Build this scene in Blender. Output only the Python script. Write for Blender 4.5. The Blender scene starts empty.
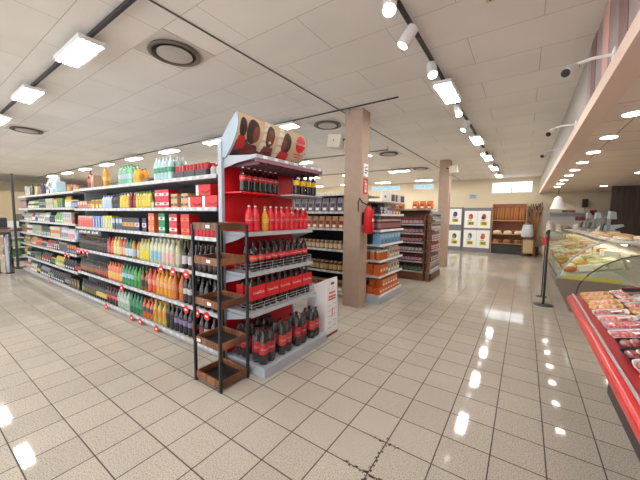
import bpy, bmesh, math, random
from mathutils import Vector, Matrix
R = math.radians
rnd = random.Random(7)
C = bpy.context.scene.collection
scene = bpy.context.scene
# ---------------------------------------------------------------- camera
cam = bpy.data.cameras.new('camera')
camo = bpy.data.objects.new('camera', cam)
C.objects.link(camo)
scene.camera = camo
cam.sensor_width = 36.0
cam.lens = 36.0 * 295.91 / 640.0
cam.clip_start = 0.05
cam.clip_end = 100
yaw, pitch, roll = 0.6034, -0.0836, -0.0114
camo.matrix_world = (Matrix.Translation((0, 0, 1.5675)) @ Matrix.Rotation(yaw, 4, 'Z')
                     @ Matrix.Rotation(math.pi / 2 + pitch, 4, 'X') @ Matrix.Rotation(-roll, 4, 'Z'))
# ---------------------------------------------------------------- world + exposure
w = bpy.data.worlds.new('world')
scene.world = w
w.use_nodes = True
w.node_tree.nodes['Background'].inputs[0].default_value = (0.93, 0.96, 1.0, 1)
w.node_tree.nodes['Background'].inputs[1].default_value = 1.6
scene.view_settings.view_transform = 'Standard'
scene.view_settings.look = 'None'
scene.view_settings.gamma = 1
scene.view_settings.exposure = 0.72
scene.view_settings.use_curve_mapping = False
PANEL_E = 66.0
SPOT_E = 12.0
DOWN_E = 20.0
# ---------------------------------------------------------------- materials
MATS = {}
def lin(c):
    return tuple(((v / 255) / 12.92 if v / 255 <= 0.04045 else ((v / 255 + 0.055) / 1.055) ** 2.4) for v in c) + (1,)
def M(name, rgb=None, rough=0.5, metal=0.0, spec=0.5, coat=0.0, noise=0.0, nscale=20.0):
    """plain procedural material; rgb in 0..255 display values"""
    if name in MATS:
        return MATS[name]
    m = bpy.data.materials.new(name)
    m.use_nodes = True
    nt = m.node_tree
    b = nt.nodes['Principled BSDF']
    b.inputs['Base Color'].default_value = lin(rgb)
    b.inputs['Roughness'].default_value = rough
    b.inputs['Metallic'].default_value = metal
    b.inputs['Specular IOR Level'].default_value = spec
    b.inputs['Coat Weight'].default_value = coat
    if noise:
        tc = nt.nodes.new('ShaderNodeTexCoord')
        n = nt.nodes.new('ShaderNodeTexNoise')
        n.inputs['Scale'].default_value = nscale
        n.inputs['Detail'].default_value = 3
        mx = nt.nodes.new('ShaderNodeMix'); mx.data_type = 'RGBA'
        c = lin(rgb)
        mx.inputs[6].default_value = tuple(max(0, v * (1 - noise)) for v in c[:3]) + (1,)
        mx.inputs[7].default_value = tuple(min(1, v * (1 + noise)) for v in c[:3]) + (1,)
        nt.links.new(tc.outputs['Object'], n.inputs['Vector'])
        nt.links.new(n.outputs['Fac'], mx.inputs[0])
        nt.links.new(mx.outputs[2], b.inputs['Base Color'])
    MATS[name] = m
    return m
def col(rgb, rough=0.4, coat=0.0):
    return M('c_%d_%d_%d_%d' % (rgb[0], rgb[1], rgb[2], int(rough * 100)), tuple(v * .88 for v in rgb), rough, coat=coat, noise=0.3 if rough >= .4 else .12, nscale=55)
def emis(name, rgb, s):
    m = bpy.data.materials.new(name); m.use_nodes = True
    nt = m.node_tree; nt.nodes.clear()
    e = nt.nodes.new('ShaderNodeEmission'); o = nt.nodes.new('ShaderNodeOutputMaterial')
    e.inputs[0].default_value = tuple(rgb) + (1,); e.inputs[1].default_value = s
    nt.links.new(e.outputs[0], o.inputs[0])
    MATS[name] = m
    return m
def glassy(name, tint, refl, rough=0.03):
    m = bpy.data.materials.new(name); m.use_nodes = True
    nt = m.node_tree; nt.nodes.clear()
    o = nt.nodes.new('ShaderNodeOutputMaterial')
    t = nt.nodes.new('ShaderNodeBsdfTransparent'); t.inputs[0].default_value = tuple(tint) + (1,)
    g = nt.nodes.new('ShaderNodeBsdfGlossy'); g.inputs['Roughness'].default_value = rough
    lw = nt.nodes.new('ShaderNodeLayerWeight'); lw.inputs[0].default_value = refl
    mx = nt.nodes.new('ShaderNodeMixShader')
    sc_ = nt.nodes.new('ShaderNodeMath'); sc_.operation = 'MULTIPLY'; sc_.inputs[1].default_value = 0.45
    nt.links.new(lw.outputs['Fresnel'], sc_.inputs[0]); nt.links.new(sc_.outputs[0], mx.inputs[0])
    nt.links.new(t.outputs[0], mx.inputs[1]); nt.links.new(g.outputs[0], mx.inputs[2])
    nt.links.new(mx.outputs[0], o.inputs[0])
    MATS[name] = m
    return m
def nodes_of(name, rough=0.5):
    m = bpy.data.materials.new(name); m.use_nodes = True
    nt = m.node_tree; b = nt.nodes['Principled BSDF']; b.inputs['Roughness'].default_value = rough
    MATS[name] = m
    return m, nt, b

def mth(nt, op, a, b=None, c=None):
    n = nt.nodes.new('ShaderNodeMath'); n.operation = op
    for i, v in enumerate((a, b, c)):
        if v is None: continue
        if isinstance(v, (int, float)): n.inputs[i].default_value = v
        else: nt.links.new(v, n.inputs[i])
    return n.outputs[0]

WORN = (-0.73, 1.70)
def tile_material():
    m, nt, b = nodes_of('floor_tiles')
    tc = nt.nodes.new('ShaderNodeTexCoord')
    sp = nt.nodes.new('ShaderNodeSeparateXYZ'); nt.links.new(tc.outputs['Object'], sp.inputs[0])
    def edge(s, off):
        v = mth(nt, 'DIVIDE', mth(nt, 'SUBTRACT', s, off), 0.30)
        fr = mth(nt, 'FRACT', v)
        d = mth(nt, 'MINIMUM', fr, mth(nt, 'SUBTRACT', 1.0, fr))
        return d, mth(nt, 'FLOOR', v)
    dx, ix = edge(sp.outputs[0], 0.198 - 3.0); dy, iy = edge(sp.outputs[1], 0.057 - 3.0)
    d = mth(nt, 'MINIMUM', dx, dy)
    mr = nt.nodes.new('ShaderNodeMapRange'); nt.links.new(d, mr.inputs[0])
    mr.inputs[1].default_value = 0.006; mr.inputs[2].default_value = 0.019
    cmb = nt.nodes.new('ShaderNodeCombineXYZ'); nt.links.new(ix, cmb.inputs[0]); nt.links.new(iy, cmb.inputs[1])
    wn = nt.nodes.new('ShaderNodeTexWhiteNoise'); nt.links.new(cmb.outputs[0], wn.inputs['Vector'])
    n1 = nt.nodes.new('ShaderNodeTexNoise'); n1.inputs['Scale'].default_value = 130; n1.inputs['Detail'].default_value = 2
    nt.links.new(tc.outputs['Object'], n1.inputs['Vector'])
    n2 = nt.nodes.new('ShaderNodeTexNoise'); n2.inputs['Scale'].default_value = 1.3; n2.inputs['Detail'].default_value = 4
    nt.links.new(tc.outputs['Object'], n2.inputs['Vector'])
    cr = nt.nodes.new('ShaderNodeValToRGB'); nt.links.new(n1.outputs['Fac'], cr.inputs[0])
    cr.color_ramp.elements[0].position = 0.30; cr.color_ramp.elements[0].color = lin((132, 120, 104))
    cr.color_ramp.elements[1].position = 0.52; cr.color_ramp.elements[1].color = lin((190, 182, 170))
    vf = mth(nt, 'ADD', mth(nt, 'MULTIPLY', wn.outputs['Value'], 0.10), mth(nt, 'MULTIPLY_ADD', n2.outputs['Fac'], 0.22, 0.82))
    hs = nt.nodes.new('ShaderNodeHueSaturation'); nt.links.new(cr.outputs[0], hs.inputs['Color']); nt.links.new(vf, hs.inputs['Value'])
    mx = nt.nodes.new('ShaderNodeMix'); mx.data_type = 'RGBA'
    mx.inputs[6].default_value = lin((52, 40, 32))
    nt.links.new(mr.outputs[0], mx.inputs[0]); nt.links.new(hs.outputs[0], mx.inputs[7])
    nt.links.new(mx.outputs[2], b.inputs['Base Color'])
    nt.links.new(mth(nt, 'ADD', mth(nt, 'MULTIPLY', mth(nt, 'SUBTRACT', 1.0, mr.outputs[0]), 0.5), mth(nt, 'MULTIPLY_ADD', n2.outputs['Fac'], 0.05, 0.035)), b.inputs['Roughness'])
    bp = nt.nodes.new('ShaderNodeBump'); bp.inputs['Strength'].default_value = 0.25; bp.inputs['Distance'].default_value = 0.002
    nt.links.new(mr.outputs[0], bp.inputs['Height']); nt.links.new(bp.outputs[0], b.inputs['Normal'])
    b.inputs['Specular IOR Level'].default_value = 0.26
    # worn dark chips along the joints in one place
    vd = nt.nodes.new('ShaderNodeVectorMath'); vd.operation = 'DISTANCE'; vd.inputs[1].default_value = (WORN[0], WORN[1], 0)
    nt.links.new(tc.outputs['Object'], vd.inputs[0])
    n3 = nt.nodes.new('ShaderNodeTexNoise'); n3.inputs['Scale'].default_value = 45; n3.inputs['Detail'].default_value = 3
    nt.links.new(tc.outputs['Object'], n3.inputs['Vector'])
    a_ = mth(nt, 'LESS_THAN', vd.outputs['Value'], 0.21); b_ = mth(nt, 'LESS_THAN', d, 0.045); c_ = mth(nt, 'GREATER_THAN', n3.outputs['Fac'], 0.54)
    k_ = mth(nt, 'MULTIPLY', mth(nt, 'MULTIPLY', a_, b_), c_)
    m2 = nt.nodes.new('ShaderNodeMix'); m2.data_type = 'RGBA'; nt.links.new(k_, m2.inputs[0])
    nt.links.new(mx.outputs[2], m2.inputs[6]); m2.inputs[7].default_value = lin((60, 48, 38))
    nt.links.new(m2.outputs[2], b.inputs['Base Color'])
    return m

def panel_material(name, rgb, w, h, ox, oy, line=(120, 112, 104), lw=0.006, off=0.5):
    m, nt, b = nodes_of(name, 0.85)
    tc = nt.nodes.new('ShaderNodeTexCoord')
    mp = nt.nodes.new('ShaderNodeMapping'); mp.inputs['Location'].default_value = (ox, oy, 0)
    nt.links.new(tc.outputs['Object'], mp.inputs[0])
    br = nt.nodes.new('ShaderNodeTexBrick'); nt.links.new(mp.outputs[0], br.inputs['Vector'])
    br.offset = off; br.inputs['Scale'].default_value = 1
    br.inputs['Brick Width'].default_value = w; br.inputs['Row Height'].default_value = h
    br.inputs['Mortar Size'].default_value = lw; br.inputs['Mortar Smooth'].default_value = 0.6
    c = lin(rgb)
    br.inputs['Color1'].default_value = c
    br.inputs['Color2'].default_value = tuple(v * 0.96 for v in c[:3]) + (1,)
    br.inputs['Mortar'].default_value = lin(line)
    n2 = nt.nodes.new('ShaderNodeTexNoise'); n2.inputs['Scale'].default_value = 0.9; n2.inputs['Detail'].default_value = 5
    nt.links.new(tc.outputs['Object'], n2.inputs['Vector'])
    hs = nt.nodes.new('ShaderNodeHueSaturation'); nt.links.new(br.outputs['Color'], hs.inputs['Color'])
    nt.links.new(mth(nt, 'MULTIPLY_ADD', n2.outputs['Fac'], 0.24, 0.86), hs.inputs['Value'])
    nt.links.new(hs.outputs[0], b.inputs['Base Color'])
    return m

def wood_material(name, a, c, axis=(1, 1, 14), rough=0.5):
    m, nt, b = nodes_of(name, rough)
    tc = nt.nodes.new('ShaderNodeTexCoord')
    mp = nt.nodes.new('ShaderNodeMapping'); mp.inputs['Scale'].default_value = axis
    nt.links.new(tc.outputs['Object'], mp.inputs[0])
    n = nt.nodes.new('ShaderNodeTexNoise'); n.inputs['Scale'].default_value = 3; n.inputs['Detail'].default_value = 6
    nt.links.new(mp.outputs[0], n.inputs['Vector'])
    cr = nt.nodes.new('ShaderNodeValToRGB'); nt.links.new(n.outputs['Fac'], cr.inputs[0])
    cr.color_ramp.elements[0].position = 0.35; cr.color_ramp.elements[0].color = lin(a)
    cr.color_ramp.elements[1].position = 0.65; cr.color_ramp.elements[1].color = lin(c)
    nt.links.new(cr.outputs[0], b.inputs['Base Color'])
    return m

def meat_material(name, a, fat, scale):
    m, nt, b = nodes_of(name, 0.3)
    tc = nt.nodes.new('ShaderNodeTexCoord')
    n = nt.nodes.new('ShaderNodeTexNoise'); n.inputs['Scale'].default_value = scale; n.inputs['Detail'].default_value = 3
    n.inputs['Distortion'].default_value = 1.2
    nt.links.new(tc.outputs['Object'], n.inputs['Vector'])
    cr = nt.nodes.new('ShaderNodeValToRGB'); nt.links.new(n.outputs['Fac'], cr.inputs[0])
    cr.color_ramp.elements[0].position = 0.45; cr.color_ramp.elements[0].color = lin(a)
    cr.color_ramp.elements[1].position = 0.68; cr.color_ramp.elements[1].color = lin(fat)
    nt.links.new(cr.outputs[0], b.inputs['Base Color'])
    b.inputs['Coat Weight'].default_value = 0.4
    return m

FLOOR = tile_material()
CEIL = panel_material('ceiling_panels', (242, 238, 232), 1.2, 0.58, 1.16, 0.18, line=(186, 178, 168), lw=0.004)
SOFF = panel_material('counter_ceiling_panels', (244, 226, 210), 1.6, 0.62, 0.75, 0.0, line=(170, 130, 115), lw=0.008, off=0)
WALL = M('beige_wall', (226, 212, 184), 0.85, noise=0.05, nscale=2)
GREY = M('shelf_grey', (172, 178, 186), 0.4)
SHELF = M('shelf_light', (158, 160, 163), 0.45)
LGREY = M('light_grey', (178, 181, 185), 0.45)
DARK = M('dark_back_panel', (52, 50, 52), 0.6)
BLACK = M('black_metal', (34, 33, 34), 0.4)
WHITE = M('white_plastic', (236, 236, 234), 0.4)
CHROME = M('chrome', (130, 130, 134), 0.25, metal=1.0)
RED = M('bright_red', (212, 22, 30), 0.4)
REDP = M('red_panel', (214, 20, 36), 0.45)
PILLAR = M('pillar_taupe', (180, 156, 138), 0.7, noise=0.10, nscale=8)
BROWNW = wood_material('brown_wood', (96, 58, 38), (134, 88, 60))
RACKW = wood_material('rack_wood', (84, 50, 32), (150, 98, 62), (14, 1, 1))
DARKW = wood_material('dark_wall_wood', (52, 38, 32), (74, 55, 46), (9, 9, 0.4), 0.5)
GLASS = glassy('case_glass', (0.95, 0.98, 0.965), 0.10)
FILM = glassy('shrink_film', (0.93, 0.93, 0.95), 0.18, 0.12)
def cloudy(m, f):
    nt = m.node_tree; o = [n for n in nt.nodes if n.type == 'OUTPUT_MATERIAL'][0]; l = o.inputs[0].links[0].from_socket
    d = nt.nodes.new('ShaderNodeBsdfDiffuse'); d.inputs[0].default_value = (.8, .8, .82, 1)
    x = nt.nodes.new('ShaderNodeMixShader'); x.inputs[0].default_value = f
    nt.links.new(l, x.inputs[1]); nt.links.new(d.outputs[0], x.inputs[2]); nt.links.new(x.outputs[0], o.inputs[0])
cloudy(FILM, .035)
PANEL = emis('panel_light', (1.0, 0.97, 0.93), PANEL_E)
SPOTL = emis('spot_light', (1.0, 0.95, 0.9), SPOT_E)
DOWNL = emis('down_light', (1.0, 0.90, 0.86), DOWN_E)
DAY = emis('window_daylight', (0.93, 0.97, 1.0), 2.0)
DAY2 = emis('window_daylight_tinted', (0.42, 0.66, 0.78), 0.75)
# ---------------------------------------------------------------- mesh helpers
class MB:
    def __init__(s):
        s.v = []; s.f = []; s.m = []; s.mats = []; s.sm = []
    def mi(s, m):
        if m not in s.mats: s.mats.append(m)
        return s.mats.index(m)
    def add(s, vs, fs, m, smooth=False):
        o = len(s.v); k = s.mi(m)
        s.v += [tuple(v) for v in vs]
        for f in fs:
            s.f.append([i + o for i in f]); s.m.append(k); s.sm.append(smooth)
        return s
    def box(s, x0, x1, y0, y1, z0, z1, m):
        v = [(x0, y0, z0), (x1, y0, z0), (x1, y1, z0), (x0, y1, z0), (x0, y0, z1), (x1, y0, z1), (x1, y1, z1), (x0, y1, z1)]
        return s.add(v, [(3, 2, 1, 0), (4, 5, 6, 7), (0, 1, 5, 4), (1, 2, 6, 5), (2, 3, 7, 6), (3, 0, 4, 7)], m)
    def lathe(s, prof, m, c=(0, 0, 0), seg=12, sx=1, sy=1):
        vs = []; fs = []
        for r, z in prof:
            for k in range(seg):
                a = 2 * math.pi * k / seg
                vs.append((c[0] + sx * r * math.cos(a), c[1] + sy * r * math.sin(a), c[2] + z))
        n = len(prof)
        for i in range(n - 1):
            for k in range(seg):
                k2 = (k + 1) % seg
                fs.append((i * seg + k, i * seg + k2, (i + 1) * seg + k2, (i + 1) * seg + k))
        fs.append(tuple(reversed(range(seg)))); fs.append(tuple((n - 1) * seg + k for k in range(seg)))
        return s.add(vs, fs, m, True)
    def tube(s, pts, r, m, seg=8):
        pts = [Vector(p) for p in pts]
        vs = []; fs = []
        n = len(pts)
        for i, p in enumerate(pts):
            t = (pts[min(i + 1, n - 1)] - pts[max(i - 1, 0)]).normalized()
            up = Vector((0, 0, 1)) if abs(t.z) < 0.9 else Vector((1, 0, 0))
            a = t.cross(up).normalized(); b = t.cross(a).normalized()
            for k in range(seg):
                q = 2 * math.pi * k / seg
                vs.append(p + r * (math.cos(q) * a + math.sin(q) * b))
        for i in range(n - 1):
            for k in range(seg):
                k2 = (k + 1) % seg
                fs.append((i * seg + k, i * seg + k2, (i + 1) * seg + k2, (i + 1) * seg + k))
        fs.append(tuple(reversed(range(seg)))); fs.append(tuple((n - 1) * seg + k for k in range(seg)))
        return s.add(vs, fs, m, True)
    def prism(s, poly, axis, a, b, m):
        """poly in the two other axes, extruded along axis from a to b"""
        n = len(poly)
        def P(p, t):
            if axis == 'y': return (p[0], t, p[1])
            if axis == 'x': return (t, p[0], p[1])
            return (p[0], p[1], t)
        vs = [P(p, a) for p in poly] + [P(p, b) for p in poly]
        fs = [tuple(range(n)), tuple(reversed(range(n, 2 * n)))]
        for i in range(n):
            j = (i + 1) % n
            fs.append((i, j, j + n, i + n))
        return s.add(vs, fs, m)
    def sheet(s, line, axis, a, b, m, th=0.006):
        """thin bent sheet: polyline in the other two axes, thickened"""
        up = []; n = len(line)
        for i in range(n):
            p0 = line[max(i - 1, 0)]; p1 = line[min(i + 1, n - 1)]
            dx, dz = p1[0] - p0[0], p1[1] - p0[1]; L = math.hypot(dx, dz) or 1
            up.append((line[i][0] - dz / L * th, line[i][1] + dx / L * th))
        for i in range(n - 1):
            s.prism([line[i], line[i + 1], up[i + 1], up[i]], axis, a, b, m)
        return s
    def build(s, name, parent=None, loc=(0, 0, 0), bevel=0.0):
        me = bpy.data.meshes.new(name)
        me.from_pydata(s.v, [], s.f)
        for m in s.mats: me.materials.append(m)
        for i, p in enumerate(me.polygons):
            p.material_index = s.m[i]; p.use_smooth = s.sm[i]
        bm = bmesh.new(); bm.from_mesh(me); bmesh.ops.recalc_face_normals(bm, faces=bm.faces); bm.to_mesh(me); bm.free()
        try: me.set_sharp_from_angle(angle=R(40))
        except Exception: pass
        o = bpy.data.objects.new(name, me); C.objects.link(o)
        o.location = loc
        if parent: o.parent = parent
        if bevel:
            md = o.modifiers.new('bevel', 'BEVEL'); md.width = bevel; md.segments = 2; md.limit_method = 'ANGLE'
        return o
def tag(o, label, cat, group=None):
    o['label'] = label; o['category'] = cat
    if group: o['group'] = group
    return o
def struct(o):
    o['kind'] = 'structure'; return o
def thing(name, label, cat, loc=(0, 0, 0), rz=0, group=None):
    o = bpy.data.objects.new(name, None); C.objects.link(o)
    o.location = loc; o.rotation_euler = (0, 0, rz); o.empty_display_size = 0.1
    return tag(o, label, cat, group)
def copy_tree(o, parent=None):
    c = o.copy(); C.objects.link(c)
    if parent: c.parent = parent
    if o.name not in KIDS:
        KIDS[o.name] = list(o.children)
    for ch in KIDS[o.name]:
        copy_tree(ch, c)
    return c
KIDS = {}
TXT = {}
def text_polys(s, size):
    """triangles of a word in the x-y plane, centred"""
    key = (s, size)
    if key in TXT: return TXT[key]
    cu = bpy.data.curves.new('t', 'FONT'); cu.body = s; cu.size = size; cu.align_x = 'CENTER'; cu.align_y = 'CENTER'
    cu.resolution_u = 2
    ob = bpy.data.objects.new('t', cu); C.objects.link(ob)
    dg = bpy.context.evaluated_depsgraph_get(); dg.update()
    me = bpy.data.meshes.new_from_object(ob.evaluated_get(dg))
    r = ([tuple(v.co) for v in me.vertices], [tuple(p.vertices) for p in me.polygons])
    bpy.data.objects.remove(ob); bpy.data.curves.remove(cu); bpy.data.meshes.remove(me)
    TXT[key] = r
    return r
def put_text(mb, s, size, fn, m):
    vs, fs = text_polys(s, size)
    mb.add([fn(v[0], v[1]) for v in vs], fs, m)
def face_x(x, y0, z0):      # text lying on a plane facing +x, reading along +y
    return lambda u, v: (x, y0 + u, z0 + v)
def face_y(y, x0, z0):      # text on a plane facing -y, reading along +x
    return lambda u, v: (x0 + u, y, z0 + v)
# ---------------------------------------------------------------- setting
struct(MB().box(-24, 6, -4, 15.6, -0.1, 0, FLOOR).build('floor'))
struct(MB().box(-24, 0.46, -4, 15.6, 3.3, 3.4, CEIL).build('ceiling'))
struct(MB().box(-24.2, -24, -4, 15.8, -0.1, 3.4, WALL).build('wall_left'))
struct(MB().box(6, 6.2, -4, 15.8, -0.1, 3.4, WALL).build('wall_right'))
bw = MB()
def backwall(mb):
    xs = [(-24, -8.6), (-8.6, -3.86), (-3.86, -1.32), (-1.32, 0.22), (0.22, 6)]
    mb.box(-24, 6, 15.5, 15.7, -0.1, 2.62, WALL); mb.box(-3.8, 6, 15.5, 15.7, 3.14, 3.4, WALL); mb.box(-24, -3.8, 15.5, 15.7, 2.62, 2.94, WALL); mb.box(-24, -3.8, 15.5, 15.7, 3.22, 3.4, WALL)
    mb.box(-24, -7.2, 15.5, 15.7, 2.94, 3.22, WALL); mb.box(-5.55, -4.85, 15.5, 15.7, 2.94, 3.22, WALL)
    mb.box(-3.8, -1.32, 15.5, 15.7, 2.62, 3.14, WALL); mb.box(0.22, 6, 15.5, 15.7, 2.62, 3.14, WALL)
    return mb
struct(backwall(bw).build('wall_back'))
def window(n, x0, x1, z0=2.62, z1=3.14, DAY=DAY):
    f = MB()
    f.box(x0, x1, 15.5, 15.56, z0, z0 + 0.05, WHITE).box(x0, x1, 15.5, 15.56, z1 - 0.05, z1, WHITE)
    xm = (x0 + x1) / 2
    for a in (x0, xm - 0.025, x1 - 0.05): f.box(a, a + 0.05, 15.5, 15.56, z0 + 0.05, z1 - 0.05, WHITE)
    fo = struct(f.build('window_%d' % n))
    for a, b in ((x0 + 0.05, xm - 0.025), (xm + 0.025, x1 - 0.05)):
        MB().box(a, b, 15.55, 15.56, z0 + 0.05, z1 - 0.05, DAY).build('pane', fo)
window(1, -1.32, 0.22); window(2, -4.85, -3.8, 2.94, 3.22, DAY2); window(3, -7.2, -5.55, 2.94, 3.22, DAY2)
# lowered ceiling above the counters: face, edge band, underside
sf = MB(); sf.box(0.46, 0.56, -4, 15.5, 2.66, 3.4, M('soffit_grey', (176, 170, 164), 0.75, noise=0.06, nscale=3))
struct(sf.build('trim_1'))
struct(MB().box(0.44, 0.60, -4, 15.5, 2.56, 2.68, M('soffit_band', (236, 210, 192), 0.6)).build('trim_2'))
struct(MB().box(0.60, 6, -4, 15.5, 2.58, 2.68, SOFF).build('trim_3'))
struct(MB().box(2.2, 6, 12.9, 13.0, 0, 2.58, DARKW).build('wall_counter'))
# printed pink picture strip on the soffit face
pr = MB()
PK = M('picture_pink', (206, 160, 156), 0.5, noise=0.3, nscale=5); PD = M('picture_dark', (120, 84, 84), 0.5, noise=0.4, nscale=7)
pr.box(0.452, 0.459, 0.2, 4.15, 2.70, 3.28, M('picture_grey', (150, 134, 130), 0.5, noise=0.2, nscale=4))
for i in range(7):
    y = 0.5 + i * 0.53
    pr.prism([(y, 2.70), (y + 0.22, 2.70), (y + 0.36, 3.28), (y + 0.12, 3.28)], 'x', 0.448, 0.4515, PK if i % 2 else PD)
tag(pr.build('wall_picture'), 'long printed picture panel of pinkish cuts on the grey soffit face over the counter', 'picture')

# pillars
p = thing('pillar', 'tall taupe square pillar carrying the fire extinguisher', 'pillar', (-2.38, 4.56, 0))
MB().box(-0.18, 0.14, -0.14, 0.14, 0, 3.3, PILLAR).build('shaft', p, bevel=0.006)
p = thing('pillar', 'taupe square pillar farther back beside the brown wooden shelving', 'pillar', (-2.12, 9.95, 0))
MB().box(-0.15, 0.15, -0.15, 0.15, 0, 3.3, PILLAR).build('shaft', p, bevel=0.006)
# ---------------------------------------------------------------- ceiling fixtures
def panel_proto(along):
    t = thing('ceiling_light', 'x', 'light', (0, 0, 0))
    L, W = (0.35, 0.10)
    a, b = (L, W) if along == 'x' else (W, L)
    MB().box(-a - .01, a + .01, -b - .01, b + .01, 0.0, 0.045, WHITE).build('housing', t)
    d = MB()
    for k in range(4):
        q = -W + 0.016 + k * 0.0475
        if along == 'x': d.box(-a, a, q, q + 0.024, -0.006, -0.0005, PANEL)
        else: d.box(q, q + 0.024, -b, b, -0.006, -0.0005, PANEL)
    d.build('tube_row', t)
    MB().tube([(0, 0, 0.046), (0, 0, 0.115)], 0.006, DARK, 6).build('hanger', t)
    return t
def label_light(o, lab, grp):
    o['label'] = lab; o['group'] = grp
px_ = panel_proto('x'); used = False
ord_ = ['nearest', 'second', 'third', 'fourth', 'fifth', 'sixth', 'seventh', 'eighth', 'ninth', 'tenth']
rows = [(1.2, 'over the floor left of the drinks shelving'), (4.27, 'over the aisle behind the drinks shelving'),
        (7.4, 'over the aisle by the brown shelving'), (10.6, 'over the aisle beyond the brown shelving'), (13.8, 'along the back wall')]
for ri, (y, wh) in enumerate(rows):
    for k in range(8):
        x = -3.85 - 1.97 * k
        o = px_ if not used else copy_tree(px_)
        used = True
        o.location = (x, y, 3.18)
        label_light(o, 'white four-tube ceiling light %s, %s from the right' % (wh, ord_[k].replace('nearest', 'first')), 'ceiling lights ' + wh)
for k in range(2):     # the same lamps over the shopper's own place
    pass
py_ = panel_proto('y'); used = False
for k, y in enumerate((1.25, 4.28, 7.2, 9.45, 11.6, 13.7)):
    o = py_ if not used else copy_tree(py_); used = True
    o.location = (-0.93, y, 3.18)
    label_light(o, 'white four-tube light on the walkway track, %s along it' % ord_[k].replace('nearest', 'first'), 'lights on the walkway track')
for k, y in enumerate((-1.9,)):
    for x in (-5.8, -3.85, -0.93):
        o = copy_tree(px_); o.location = (x, y, 3.18)
        label_light(o, 'white four-tube ceiling light behind the viewer, ' + {-5.8: 'left', -3.85: 'middle', -0.93: 'right'}[x], 'ceiling lights behind the viewer')
# power tracks
def bar(name, label, x0, x1, y0, y1, z0, z1, m=DARK):
    return tag(MB().box(x0, x1, y0, y1, z0, z1, m).build(name), label, 'rail')
bar('light_track', 'dark lighting rail under the ceiling left of the drinks shelving', -20, -1.5, 1.185, 1.215, 3.245, 3.28)
bar('light_track', 'thin dark lighting rail over the aisle behind the cola display', -20, -1.6, 4.262, 4.278, 3.268, 3.285)
bar('light_track', 'dark lighting rail with white spotlights over the walkway', -0.945, -0.915, -1, 14.2, 3.245, 3.28)
for y, wh in ((7.4, 'third'), (10.6, 'fourth')):
    bar('light_track', 'thin grey lighting rail over the %s aisle back' % wh, -20, -3.0, y - .01, y + .01, 3.255, 3.28, M('rail_grey', (120, 118, 116), .5))
bar('ceiling_joint', 'dark straight joint strip across the ceiling above the drinks shelving', -2.615, -2.60, -4, 15.4, 3.290, 3.299, M('joint', (96, 90, 84), .7))
# spotlights
def spot_proto():
    t = thing('track_spotlight', 'x', 'spotlight')
    MB().tube([(0, 0, 0.0), (0, 0, 0.06)], 0.012, WHITE, 8).build('stem', t)
    s = MB(); ax = Vector((-0.25, -0.45, -0.85)).normalized()
    A = Vector((0, 0, 0.0)) - ax * 0.05; B = A + ax * 0.17
    s.tube([A, A + ax * 0.02, B], 0.052, WHITE, 16)
    s.build('can', t)
    MB().tube([B + ax * 0.0005, B + ax * 0.004], 0.044, SPOTL, 16).build('lens', t)
    return t
sp = spot_proto(); used = False
for k, (y, rz) in enumerate(((2.25, 0.8), (2.72, -0.6), (3.46, 1.0), (4.95, 1.2), (5.85, -0.4), (8.35, .5), (10.4, .5), (12.6, .5))):
    o = sp if not used else copy_tree(sp); used = True
    o.location = (-0.93, y, 3.185); o.rotation_euler = (0, 0, rz)
    label_light(o, 'white cylinder spotlight on the walkway track, %s along it' % ord_[k].replace('nearest', 'first'), 'spotlights on the walkway track')
# downlights under the lowered ceiling
dl = thing('downlight', 'x', 'light')
MB().lathe([(0.085, 0), (0.085, 0.008), (0.10, 0.012), (0.10, 0.0125)], WHITE, (0, 0, -0.0135), 20).build('ring', dl)
MB().lathe([(0.078, 0), (0.078, 0.003)], DOWNL, (0, 0, -0.017), 20).build('lamp', dl)
used = False
dls = [(0.8, 4.1 + i * 1.02) for i in range(9)] + [(0.8, 3.08), (0.8, 2.06)]
for k, (x, y) in enumerate(dls):
    o = dl if not used else copy_tree(dl); used = True
    o.location = (x, y, 2.58)
    nm = ord_[k].replace('nearest', 'first') if k < 9 else ('one before the first', 'two before the first')[k - 9]
    label_light(o, 'round downlight in the row along the counter ceiling edge, %s in view' % nm, 'downlights along the counter edge')
for k, (x, y) in enumerate(((2.0, 9.3), (1.95, 12.6))):
    o = copy_tree(dl); o.location = (x, y, 2.58)
    label_light(o, ('round downlight near the dark wood wall, nearer to the viewer', 'round downlight close to the beige wall left of the dark wood wall')[k], 'downlights by the dark wall')
# air vents
def vent_proto():
    t = thing('ceiling_vent', 'x', 'vent')
    MB().box(-0.30, 0.30, -0.29, 0.29, -0.006, -0.001, M('vent_plate', (214, 208, 198), 0.6)).build('plate', t)
    r = MB()
    r.lathe([(0.25, -0.008), (0.262, -0.03), (0.235, -0.04), (0.215, -0.03), (0.215, -0.008)], M('vent_ring', (112, 104, 96), 0.5), seg=32)
    r.build('outer_ring', t)
    g = MB(); g.lathe([(0.214, -0.0075), (0.214, -0.010)], M('vent_dark', (60, 54, 50), 0.7), seg=32); g.build('slot', t)
    g = MB(); g.lathe([(0.09, -0.0105), (0.175, -0.026), (0.178, -0.036), (0.09, -0.045), (0.05, -0.046)], M('vent_cone', (190, 184, 176), 0.5), seg=32)
    g.build('cone', t)
    return t
v = vent_proto(); used = False
for k, (x, y, d) in enumerate(((-3.2, 1.85, 'nearest, above the drinks shelving'), (-3.2, 4.85, 'left of the near taupe pillar'), (-3.2, 7.95, 'behind the near pillar'),
                               (-3.2, 11.0, 'beyond the near pillar, farthest'), (-8.75, 1.75, 'far left above the end of the drinks shelving'))):
    o = v if not used else copy_tree(v); used = True
    o.location = (x, y, 3.3)
    o['label'] = 'round grey air vent in the ceiling, ' + d
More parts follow.
